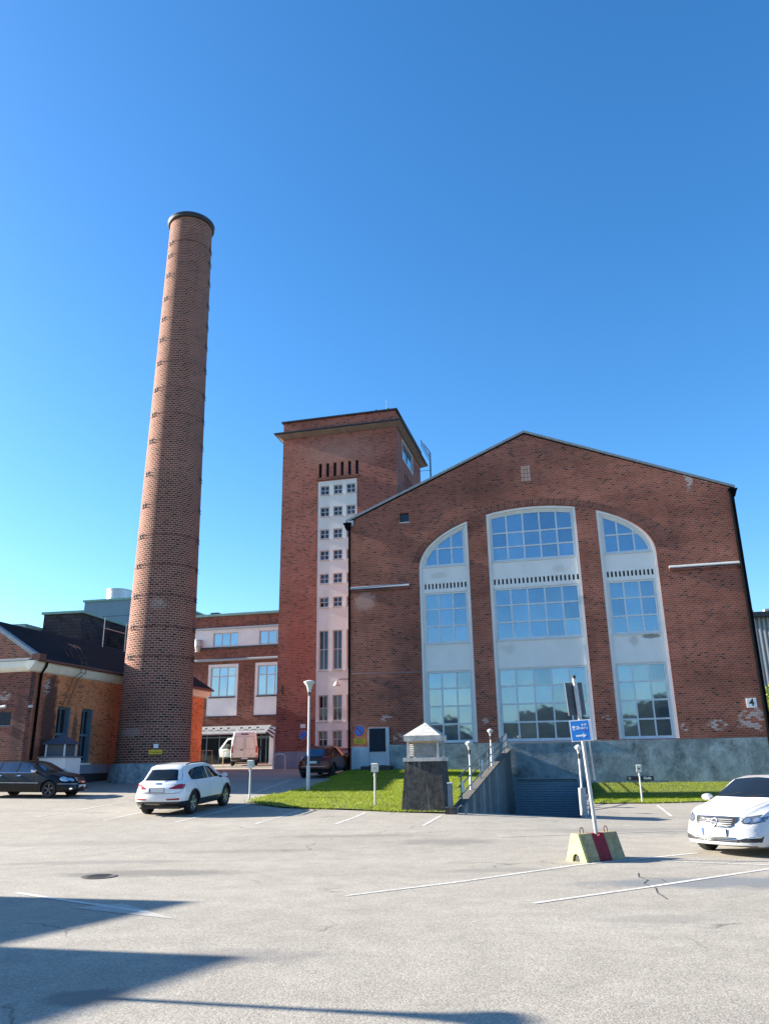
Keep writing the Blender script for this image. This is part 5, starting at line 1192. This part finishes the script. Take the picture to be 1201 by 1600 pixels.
def sedan():
    r = car_root('white_sedan', 8.35, 18.0, (-.81, -.585), 2.776, 'white saloon car with open grille at the right edge')
    L2 = 2.315
    S = dict(L=4.63, W=1.865, R=.325, wr_arch=.375, axles=(1.39, -1.386), mid=.55,
      top=[(-L2, .72), (-2.27, .93), (-2.1, 1.04), (-1.7, 1.09), (-1.5, 1.12), (-.85, 1.385), (-.4, 1.47), (.15, 1.482), (.5, 1.435), (1.18, 1.045), (1.35, 1.0), (1.8, .92), (2.1, .84), (2.24, .77), (L2, .66)],
      belt=[(-L2, .60), (-2.2, .88), (-1.6, .97), (0, .94), (1.0, .93), (1.5, .89), (1.9, .82), (2.15, .73), (L2, .56)],
      zb=[(-L2, .36), (-2.0, .24), (-1.5, .20), (1.6, .19), (2.1, .19), (L2, .23)],
      wb=[(-L2, .60), (-2.15, .78), (-1.7, .85), (0, .865), (1.2, .86), (1.75, .84), (2.1, .79), (L2, .66)],
      wm=[(-L2, .70), (-2.15, .86), (-1.7, .92), (0, .92), (1.4, .925), (1.9, .915), (2.15, .88), (L2, .78)],
      wr=[(-L2, .5), (-1.7, .66), (-.9, .56), (0, .585), (.45, .575), (1.18, .72), (1.6, .70), (2.0, .64), (L2, .52)],
      dr=[(-L2, .03), (-1.6, .04), (-.6, .07), (.3, .075), (1.2, .05), (1.6, .035), (L2, .03)],
      warp=nosewarp(1.2, L2, .42, .16, .45, (-1.4, L2, .35, .1, .5)))
    c = Car(r, S, 'paint_white')
    wsx = ((0, 1, 0), (0, 0, 1), (-1, 0, -.25))
    c.patch('windscreen', 'car_glass', [(-.70, 1.045+.30), (-.545, 1.425+.17), (.545, 1.425+.17), (.70, 1.045+.30)], wsx, .004) if False else None
    c.patch('windscreen', 'car_glass', [(1.12, -.68), (1.16, 0), (1.12, .68), (.52, .50), (.47, 0), (.52, -.50)], 'top', .004, rings=6)
    c.patch('rear_window', 'car_glass', [(-.88, -.48), (-.83, 0), (-.88, .48), (-1.48, .60), (-1.52, 0), (-1.48, -.60)], 'top', .004)
    c.sides('side_window', 'car_glass', [(.86, 1.0), (.32, 1.36), (-.05, 1.395), (-.08, .985)]); c.sides('side_window', 'car_glass', [(-.14, .985), (-.11, 1.395), (-.6, 1.36), (-1.12, 1.16), (-1.05, 1.0)])
    c.sides('window_trim', 'chrome', [(.9, .975), (-1.1, .965), (-1.1, .985), (.9, .993)], .006)
    for pts in ([(.92, .95), (.95, .6), (.85, .30)], [(-.11, .95), (-.13, .5), (-.15, .3)], [(-1.08, .95), (-.98, .7), (-.95, .55)], ): 
        for a in ('side+', 'side-'): c.line('door_seam', 'seam', pts, a)
    for x in (.02, -1.0):
        for a in ('side+', 'side-'): c.patch('door_handle', 'paint_white', [(x, .80), (x+.2, .805), (x+.2, .835), (x, .83)], a, .03)
    g = [(-.43, .735), (-.45, .69), (-.38, .58), (-.32, .55), (.32, .55), (.38, .58), (.45, .69), (.43, .735)]
    c.patch('grille_surround', 'chrome', [(y*1.05, .645+(z-.645)*1.12) for y, z in g], 'front', .008)
    gr = c.patch('grille', 'black_plastic', g, 'front', .016)
    for z in (.59, .625, .66, .695): c.patch('grille_bar', 'zinc', [(-.36, z-.005), (.36, z-.005), (.36, z+.005), (-.36, z+.005)], 'front', .024, gr)
    c.patch('diagonal_bar', 'silver', [(.30, .56), (.33, .56), (-.30, .72), (-.33, .72)], 'front', .032, gr)
    em = c.patch('emblem', 'silver', [(.075*math.cos(t), .645+.075*math.sin(t)) for t in np.linspace(0, 2*math.pi, 20)[:-1]], 'front', .042, gr)
    c.patch('emblem_centre', 'black_plastic', [(.05*math.cos(t), .645+.05*math.sin(t)) for t in np.linspace(0, 2*math.pi, 20)[:-1]], 'front', .046, gr)
    c.patch('emblem_bar', 'silver', [(-.045, .632), (.045, .632), (.045, .658), (-.045, .658)], 'front', .05, gr)
    for s in (-1, 1):
        hx = ((0, 1, 0), (0, 0, 1), (-1, -s*.45, 0)); q = lambda y, z: (s*y, z)
        # along a slanting ray: shift so the lamp sits on the corner
        def qq(y, z): return (s*(y+.0), z)
        hp = [(.50, .67), (.54, .625), (.66, .615), (.83, .66), (.86, .76), (.78, .785), (.56, .74)]
        h = c.patch('headlight', 'black_plastic', [(s*y, z) for y, z in hp], 'front', .006)
        c.patch('lens', 'head_glass', [(s*(.68+(y-.68)*.93), .70+(z-.70)*.86) for y, z in hp], 'front', .012, h)
        for yy in (.60, .73): c.patch('lamp_unit', 'head_bright', [(s*yy+.045*math.cos(t), .68+.02*(yy > .65)+.042*math.sin(t)) for t in np.linspace(0, 2*math.pi, 14)[:-1]], 'front', .017, h)
        c.patch('fog_surround', 'black_plastic', [(s*.46, .335), (s*.52, .29), (s*.80, .29), (s*.83, .395), (s*.66, .385)], 'front', .006)
        c.patch('daylight_strip', 'chrome', [(s*.60, .375), (s*.62, .36), (s*.81, .375), (s*.815, .392)], 'front', .016)
        c.patch('washer_cover', 'paint_white', [(s*.70, .50), (s*.78, .50), (s*.78, .55), (s*.70, .55)], 'front', .008)
        c.patch('tail_light', 'tail_red', [(s*.5, .78), (s*.78, .7), (s*.8, .95), (s*.6, .93)], 'rear', .006)
    lo = c.patch('lower_grille', 'black_plastic', [(-.42, .375), (-.50, .29), (.50, .29), (.42, .375)], 'front', .006)
    for z in (.315, .345): c.patch('lower_bar', 'chrome', [(-.45, z-.005), (.45, z-.005), (.45, z+.005), (-.45, z+.005)], 'front', .014, lo)
    c.patch('air_dam', 'black_plastic', [(-.70, .20), (.70, .20), (.72, .225), (-.72, .225)], 'front', .006)
    for y in (-.58, .58): c.line('bonnet_crease', 'seam', [(1.25, y*1.05), (1.7, y*.95), (2.08, y*.78)], 'top', .008)
    c.line('bonnet_seam', 'seam', [(2.12, -.60), (2.2, -.3), (2.22, 0), (2.2, .3), (2.12, .60)], 'top', .01)
    c.plate_(L2+.045, .455, 1); c.wheels('rim', 5); c.mirrors(.88, .98, 'paint_white')
    for y in (-.37, .37):
        hr_ = MB(); hr_.lathe([(.02, 1.06), (.11, 1.10), (.13, 1.2), (.1, 1.29), (.02, 1.31)], -.1, y, 10)
    mb = MB(); mb.tube([(1.13, -.5, 1.075), (1.0, -.1, 1.15)], .008, 5).tube([(1.15, .1, 1.075), (1.0, .5, 1.13)], .008, 5); mb.build('wiper', 'black_plastic', r, uv=False)
    return c
def suv():
    hd = (math.sin(R(12.5)), math.cos(R(12.5)))
    r = car_root('white_suv', -7.08, 29.0, hd, 2.6, 'white compact SUV seen from behind beside the chimney')
    L2 = 2.19
    S = dict(L=4.38, W=1.83, R=.35, wr_arch=.40, axles=(1.30, -1.30), mid=.5,
      top=[(-L2, .93), (-2.13, 1.02), (-2.02, 1.12), (-1.72, 1.45), (-1.62, 1.53), (-1.3, 1.575), (-.4, 1.60), (.2, 1.575), (.5, 1.52), (1.15, 1.14), (1.35, 1.08), (1.9, .98), (2.1, .88), (L2, .75)],
      belt=[(-L2, .86), (-2.05, 1.02), (-1.6, 1.055), (0, 1.02), (1.0, 1.0), (1.6, .95), (2.0, .85), (L2, .68)],
      zb=[(-L2, .40), (-2.0, .30), (-1.5, .26), (1.5, .25), (L2, .30)],
      wb=[(-L2, .74), (-2.05, .80), (-1.5, .85), (0, .86), (1.2, .86), (1.8, .80), (L2, .6)],
      wm=[(-L2, .82), (-2.05, .89), (-1.6, .915), (0, .905), (1.4, .915), (1.9, .87), (L2, .7)],
      wr=[(-L2, .66), (-2.0, .64), (-1.65, .575), (-1, .60), (0, .61), (.5, .60), (1.2, .74), (1.8, .66), (L2, .45)],
      dr=[(-L2, .03), (-1.9, .05), (-1.4, .07), (.3, .075), (1.2, .05), (L2, .03)],
      warp=nosewarp(1.2, L2, .4, .15, .5, (-1.2, L2, .20, .10, .55)))
    c = Car(r, S, 'paint_white_suv')
    c.patch('rear_window', 'car_glass', [(-.70, 1.10), (-.60, 1.10), (.60, 1.10), (.70, 1.10), (.66, 1.24), (.555, 1.49), (0, 1.51), (-.555, 1.49), (-.66, 1.24)], 'rear', .008)
    c.patch('spoiler', 'paint_white_suv', [(-1.70, -.55), (-1.72, 0), (-1.70, .55), (-1.4, .57), (-1.4, -.57)], 'top', .022)
    c.sides('side_window', 'car_glass', [(.82, 1.07), (.30, 1.42), (-.08, 1.47), (-.08, 1.065)]); c.sides('side_window', 'car_glass', [(-.14, 1.065), (-.14, 1.475), (-.80, 1.455), (-1.2, 1.40), (-1.42, 1.30), (-1.40, 1.10), (-1.2, 1.075)])
    c.patch('windscreen', 'car_glass', [(1.10, -.66), (1.14, 0), (1.10, .66), (.52, .52), (.48, 0), (.52, -.52)], 'top', .004)
    for s in (-1, 1):
        t = c.patch('tail_light', 'tail_red', [(s*.40, .87), (s*.46, .845), (s*.83, .835), (s*.86, .90), (s*.83, 1.0), (s*.70, .985)], 'rear', .012)
        c.patch('side_lamp', 'tail_red', [(-2.12, .85), (-1.93, .88), (-1.88, .98), (-2.08, .985)], 'side+' if s > 0 else 'side-', .008, t)
        c.patch('bumper_reflector', 'tail_red', [(s*.36, .50), (s*.76, .505), (s*.76, .56), (s*.36, .545)], 'rear', .008)
        mb = MB(); mb.tube([(.35, s*.585, 1.575), (.2, s*.60, 1.605), (-1.1, s*.60, 1.605), (-1.35, s*.585, 1.565)], .02, 6); mb.build('roof_rail', 'black_plastic', r, True, uv=False)
    c.line('tailgate_seam', 'seam', [(-.82, .82), (-.74, .72), (0, .70), (.74, .72), (.82, .82)], 'rear', .014)
    c.patch('tailgate_step', 'paint_white_suv', [(-.5, .77), (.5, .77), (.5, .79), (-.5, .79)], 'rear', .02)
    c.plate_(-2.235, .81, -1); c.patch('boot_badge', 'chrome', [(-.10, .985), (.10, .985), (.10, 1.03), (-.10, 1.03)], 'rear', .008); c.patch('model_badge', 'chrome', [(-.58, .745), (-.48, .745), (-.48, .775), (-.58, .775)], 'rear', .008)
    for pts in ([(.9, 1.02), (.98, .7), (.88, .38)], [(-.11, 1.03), (-.12, .6), (-.14, .38)], [(-1.28, 1.05), (-1.05, .85), (-.93, .7), (-.9, .5)]):
        for a in ('side+', 'side-'): c.line('door_seam', 'seam', pts, a, .010)
    for x in (.08, -1.0):
        for a in ('side+', 'side-'): c.patch('door_handle', 'paint_white_suv', [(x, .89), (x+.2, .895), (x+.2, .925), (x, .92)], a, .03)
    c.arch('black_plastic', .395, .455); c.wheels('rim', 5); c.mirrors(.85, 1.05, 'paint_white_suv')
    mb = MB(); mb.tube([(-2.03, -.02, 1.14), (-1.95, -.36, 1.17)], .012, 5); mb.build('rear_wiper', 'black_plastic', r, uv=False)
    mb = MB(); mb.lathe([(.035, -2.24), (.035, -2.05)], .55, .33, 10, axis='x'); mb.build('exhaust', 'chrome', r, True)
    MB().box(-2.0, 2.0, -.7, .7, .22, .30).build('underbody', 'black_plastic', r)
    return c
def wagon():
    hd = (.975, -.222); fx, fy = -14.0, 34.95
    r = car_root('black_wagon', fx-hd[0]*1.427, fy-hd[1]*1.427, hd, 2.854, 'black estate car with round headlights at the left edge')
    L2 = 2.425
    S = dict(L=4.85, W=1.82, R=.33, wr_arch=.375, axles=(1.48, -1.374), mid=.52,
      top=[(-L2, .80), (-2.3, 1.0), (-2.1, 1.25), (-1.85, 1.42), (-1.2, 1.485), (-.2, 1.495), (.25, 1.46), (.5, 1.40), (1.12, 1.07), (1.35, 1.01), (1.9, .94), (2.25, .84), (L2, .68)],
      belt=[(-L2, .74), (-2.2, .95), (-1.6, .98), (0, .96), (1.0, .95), (1.6, .91), (2.1, .82), (L2, .58)],
      zb=[(-L2, .34), (-2.1, .24), (1.9, .20), (L2, .24)], wb=[(-L2, .68), (-2.2, .78), (-1.5, .84), (0, .85), (1.3, .84), (2.0, .77), (L2, .55)], wm=[(-L2, .76), (-2.2, .87), (-1.5, .91), (1.5, .91), (2.0, .86), (L2, .66)],
      wr=[(-L2, .60), (-1.9, .56), (0, .58), (.4, .57), (1.15, .70), (1.8, .64), (L2, .4)], dr=[(-L2, .03), (-1.6, .07), (.3, .075), (1.2, .05), (L2, .03)],
      warp=nosewarp(1.2, L2, .45, .12, .5, (-1.5, L2, .2, .06, .5)))
    c = Car(r, S, 'paint_black')
    c.patch('windscreen', 'car_glass_blue', [(1.07, -.66), (1.11, 0), (1.07, .66), (.50, .50), (.45, 0), (.50, -.50)], 'top', .004)
    c.sides('side_window', 'car_glass_blue', [(.80, 1.0), (.30, 1.35), (-.10, 1.395), (-.12, .995)]); c.sides('side_window', 'car_glass_blue', [(-.20, .995), (-.18, 1.395), (-.95, 1.39), (-1.0, .995)]); c.sides('side_window', 'car_glass_blue', [(-1.08, .995), (-1.03, 1.39), (-1.6, 1.36), (-1.95, 1.2), (-2.0, 1.03)])
    for a in ('side+', 'side-'):
        c.line('window_trim', 'chrome', [(.86, .985), (-2.0, .985)], a, .016, .008)
        c.patch('rub_strip', 'zinc', [(1.0, .565), (-1.0, .575), (-1.0, .60), (1.0, .59)], a, .016)
        for x in (-.06, -.98): c.patch('door_handle', 'chrome', [(x, .85), (x+.18, .855), (x+.18, .88), (x, .875)], a, .03)
        for pts in ([(.85, .95), (.9, .6), (.82, .3)], [(-.16, .95), (-.18, .3)], [(-1.05, .95), (-1.0, .6)]): c.line('door_seam', 'seam', pts, a, .008)
    for s in (-1, 1):
        c.patch('headlight', 'head_bright', [(s*.66+.12*math.cos(t), .73+.095*math.sin(t)) for t in np.linspace(0, 2*math.pi, 18)[:-1]], 'front', .012)
        c.patch('headlight', 'head_bright', [(s*.47+.075*math.cos(t), .70+.07*math.sin(t)) for t in np.linspace(0, 2*math.pi, 16)[:-1]], 'front', .012)
        c.patch('fog_light', 'head_bright', [(s*.58+.05*math.cos(t), .34+.04*math.sin(t)) for t in np.linspace(0, 2*math.pi, 12)[:-1]], 'front', .01)
        c.patch('bumper_strip', 'zinc', [(s*.30, .52), (s*.84, .53), (s*.84, .55), (s*.30, .54)], 'front', .012)
    g = c.patch('grille', 'chrome', [(-.25, .80), (-.30, .66), (-.22, .58), (.22, .58), (.30, .66), (.25, .80)], 'front', .01)
    for k in range(4): c.patch('grille_bar', 'black_plastic', [(-.23, .62+k*.04), (.23, .62+k*.04), (.23, .645+k*.04), (-.23, .645+k*.04)], 'front', .016, g)
    c.plate_(L2+.045, .44, 1); c.wheels('rim_dark', 5); c.mirrors(.82, 1.0, 'chrome'); return c
def crossover():
    hd = (math.sin(R(14)), math.cos(R(14)))
    r = car_root('dark_red_crossover', -3.45, 45.1, hd, 2.68, 'dark red crossover parked in shade by the tower')
    L2 = 2.22
    S = dict(L=4.44, W=1.85, R=.36, wr_arch=.41, axles=(1.32, -1.36), mid=.5,
      top=[(-L2, .95), (-2.1, 1.10), (-1.9, 1.22), (-1.55, 1.45), (-1.35, 1.55), (-.4, 1.62), (.2, 1.60), (.5, 1.53), (1.15, 1.15), (1.4, 1.09), (1.9, 1.0), (L2, .75)],
      belt=[(-L2, .9), (-2.0, 1.05), (0, 1.03), (1.1, 1.0), (1.7, .95), (L2, .68)], zb=[(-L2, .42), (-1.9, .27), (1.8, .25), (L2, .3)],
      wb=[(-L2, .74), (-2.0, .82), (-1.4, .86), (1.2, .86), (1.8, .80), (L2, .6)], wm=[(-L2, .84), (-2.0, .91), (1.4, .92), (1.9, .87), (L2, .7)],
      wr=[(-L2, .66), (-1.9, .62), (-1.4, .57), (0, .61), (.5, .60), (1.2, .74), (L2, .45)], dr=[(-L2, .03), (-1.8, .05), (-1.3, .07), (.3, .075), (1.2, .05), (L2, .03)], warp=nosewarp(1.2, L2, .4, .15, .5, (-1.2, L2, .22, .1, .6)))
    c = Car(r, S, 'paint_rust')
    c.patch('rear_window', 'car_glass_blue', [(-.70, 1.14), (.70, 1.14), (.62, 1.34), (.52, 1.50), (-.52, 1.50), (-.62, 1.34)], 'rear', .008)
    c.patch('light_band', 'black_plastic', [(-.86, 1.0), (.86, 1.0), (.82, 1.13), (-.82, 1.13)], 'rear', .006)
    for s in (-1, 1): c.patch('tail_light', 'tail_red', [(s*.52, 1.01), (s*.84, 1.01), (s*.84, 1.1), (s*.52, 1.1)], 'rear', .012)
    c.sides('side_window', 'car_glass', [(.82, 1.09), (.30, 1.44), (-.08, 1.49), (-.08, 1.085)]); c.sides('side_window', 'car_glass', [(-.14, 1.085), (-.14, 1.49), (-.9, 1.46), (-1.5, 1.25), (-1.3, 1.1)])
    c.patch('roof_panel', 'paint_black', [(-1.2, -.54), (-1.2, .54), (.4, .56), (.4, -.56)], 'top', .006)
    c.patch('bumper_strip', 'zinc', [(-.66, .60), (.66, .60), (.66, .625), (-.66, .625)], 'rear', .012)
    c.patch('plate_recess', 'black_plastic', [(-.45, .72), (.45, .72), (.40, .93), (-.40, .93)], 'rear', .008)
    c.plate_(-2.30, .83, -1, w=.52); c.arch('black_plastic', .405, .47); c.wheels('rim_dark', 5); c.mirrors(.85, 1.07, 'paint_rust')
    for pts in ([(-.11, 1.03), (-.13, .5)], [(.9, 1.0), (.98, .5)]): c.line('door_seam', 'seam', pts, 'side-', .010)
    return c
def van():
    hd = (-.155, .988); rear = Vector((-10.75, 60.6, 0)); L2 = 2.75
    r = car_root('white_van', rear.x+hd[0]*L2, rear.y+hd[1]*L2, hd, 3.3, 'white panel van with its driver door open at shop entrance', 'van')
    S = dict(L=5.5, W=2.06, R=.35, wr_arch=.40, axles=(1.75, -1.55), mid=.5,
      top=[(-L2, 2.30), (-2.68, 2.45), (-2.5, 2.5), (.8, 2.5), (1.2, 2.42), (2.0, 1.45), (2.4, 1.25), (2.65, 1.1), (L2, .9)], belt=[(-L2, 1.25), (1.2, 1.25), (2.0, 1.2), (2.5, 1.05), (L2, .75)],
      zb=[(-L2, .42), (-2.5, .35), (2.4, .3), (L2, .35)], wb=[(-L2, .97), (-2.6, 1.0), (1.4, 1.0), (2.2, .9), (L2, .6)], wm=[(-L2, .98), (-2.6, 1.02), (1.6, 1.02), (2.3, .93), (L2, .7)],
      wr=[(-L2, .80), (-2.6, .83), (1.0, .83), (2.0, .80), (L2, .45)], dr=[(-L2, .10), (1.0, .12), (2.0, .05), (L2, .03)])
    c = Car(r, S, 'paint_van')
    c.line('door_seam', 'seam', [(0, .72), (0, 2.2)], 'rear', .022)
    for s in (-1, 1):
        c.line('panel_crease', 'seam', [(s*.10, 1.22), (s*.10, 2.12), (s*.70, 2.10), (s*.74, 1.5), (s*.74, 1.3), (s*.66, 1.22), (s*.10, 1.22)], 'rear', .016)
        c.patch('tail_light', 'tail_red', [(s*.83, .95), (s*.97, .95), (s*.95, 1.45), (s*.84, 1.45)], 'rear', .012)
        c.patch('bumper_reflector', 'tail_red', [(s*.86, .66), (s*.96, .66), (s*.96, .76), (s*.86, .76)], 'rear', .012)
    c.patch('rear_handle', 'black_plastic', [(.10, 1.12), (.32, 1.12), (.32, 1.18), (.10, 1.18)], 'rear', .02) ; c.patch('door_badge', 'zinc', [(-.58, .76), (-.42, .76), (-.42, .80), (-.58, .80)], 'rear', .01)
    c.patch('brake_light', 'black_plastic', [(-.28, 2.25), (.28, 2.25), (.26, 2.33), (-.26, 2.33)], 'rear', .03)
    c.plate_(-2.79, .56, -1); c.wheels('rim_dark', 5); c.mirrors(1.6, 1.25, 'black_plastic', 1.02, 1.6)
    MB().box(-2.84, -2.7, -.5, .5, .22, .28).build('rear_step', 'zinc', r)
    # open driver's door on the left
    P = [(0, .45), (1.0, .45), (1.1, 1.2), (.45, 2.05), (0, 2.12)]
    me = curve_mesh([P, [(.1, 1.25), (.92, 1.25), (.42, 1.9), (.1, 1.98)]], .05)
    for v in me.vertices: x, y, z = v.co; v.co = (-x, z, y)
    d = finish(me, 'driver_door', 'paint_van', r, uv=False, fix=True); d.location = (1.75, 1.03, 0); d.rotation_euler = (0, 0, R(-68))
    MB().box(-.85, -.08, -.012, .012, 1.27, 1.6).build('pane', 'car_glass', d)
    return c
sedan(); suv(); wagon(); crossover(); van()

# ------------------------------------------------------------------ the yard behind and beside the camera
YB = thing('yard_workshop', (-18, 16.1, 0), 'pale rendered workshop wings out of frame on the left', 'building', 0)
mb = MB()
def wing(px, py, h, l, dpt):
    d1 = Vector((-.5, -.87, 0)).normalized(); d2 = Vector((-.99, .10, 0)).normalized(); p = Vector((px, py, 0)); q = [p, p+d1*l, p+d1*l+d2*dpt, p+d2*dpt]
    vs = [(v.x+18, v.y-16.1, -.5) for v in q]+[(v.x+18, v.y-16.1, h) for v in q]; mb.add(vs, [(0, 3, 2, 1), (4, 5, 6, 7), (0, 1, 5, 4), (1, 2, 6, 5), (2, 3, 7, 6), (3, 0, 4, 7)])
wing(-18.0, 15.85, 6.3, 3.2, 9); wing(-18.0, 12.75, 6.85, 14, 6); mb.build('wall', 'plaster_white', YB)
HB = thing('yard_house', (14, -34, 0), 'beige gabled house out of frame behind the camera', 'building', R(12))
mb = MB(); mb.prism([(-5, 0), (5, 0), (5, 4.5), (0, 7.5), (-5, 4.5)], -6, 6); mb.build('wall', 'cornice', HB)
def hills():
    mb = MB(); n, m = 90, 8; vs = []
    for j in range(m):
        for i in range(n):
            a = R(170)+R(200)*i/(n-1); d = 62+j*9; hgt = (4.0 + 1.4*math.sin(i*.35)+1.0*math.sin(i*.9+1)+.8*random.random())*(min(1, j/2.5)) + j*1.2
            vs.append((d*math.cos(a), d*math.sin(a)-5, -0.3 if j == 0 else max(.3, hgt)))
    mb.add(vs, [(j*n+i, j*n+i+1, (j+1)*n+i+1, (j+1)*n+i) for j in range(m-1) for i in range(n-1)])
    tag(mb.build('hill', 'hill', None, uv=False), kind='structure')
hills()
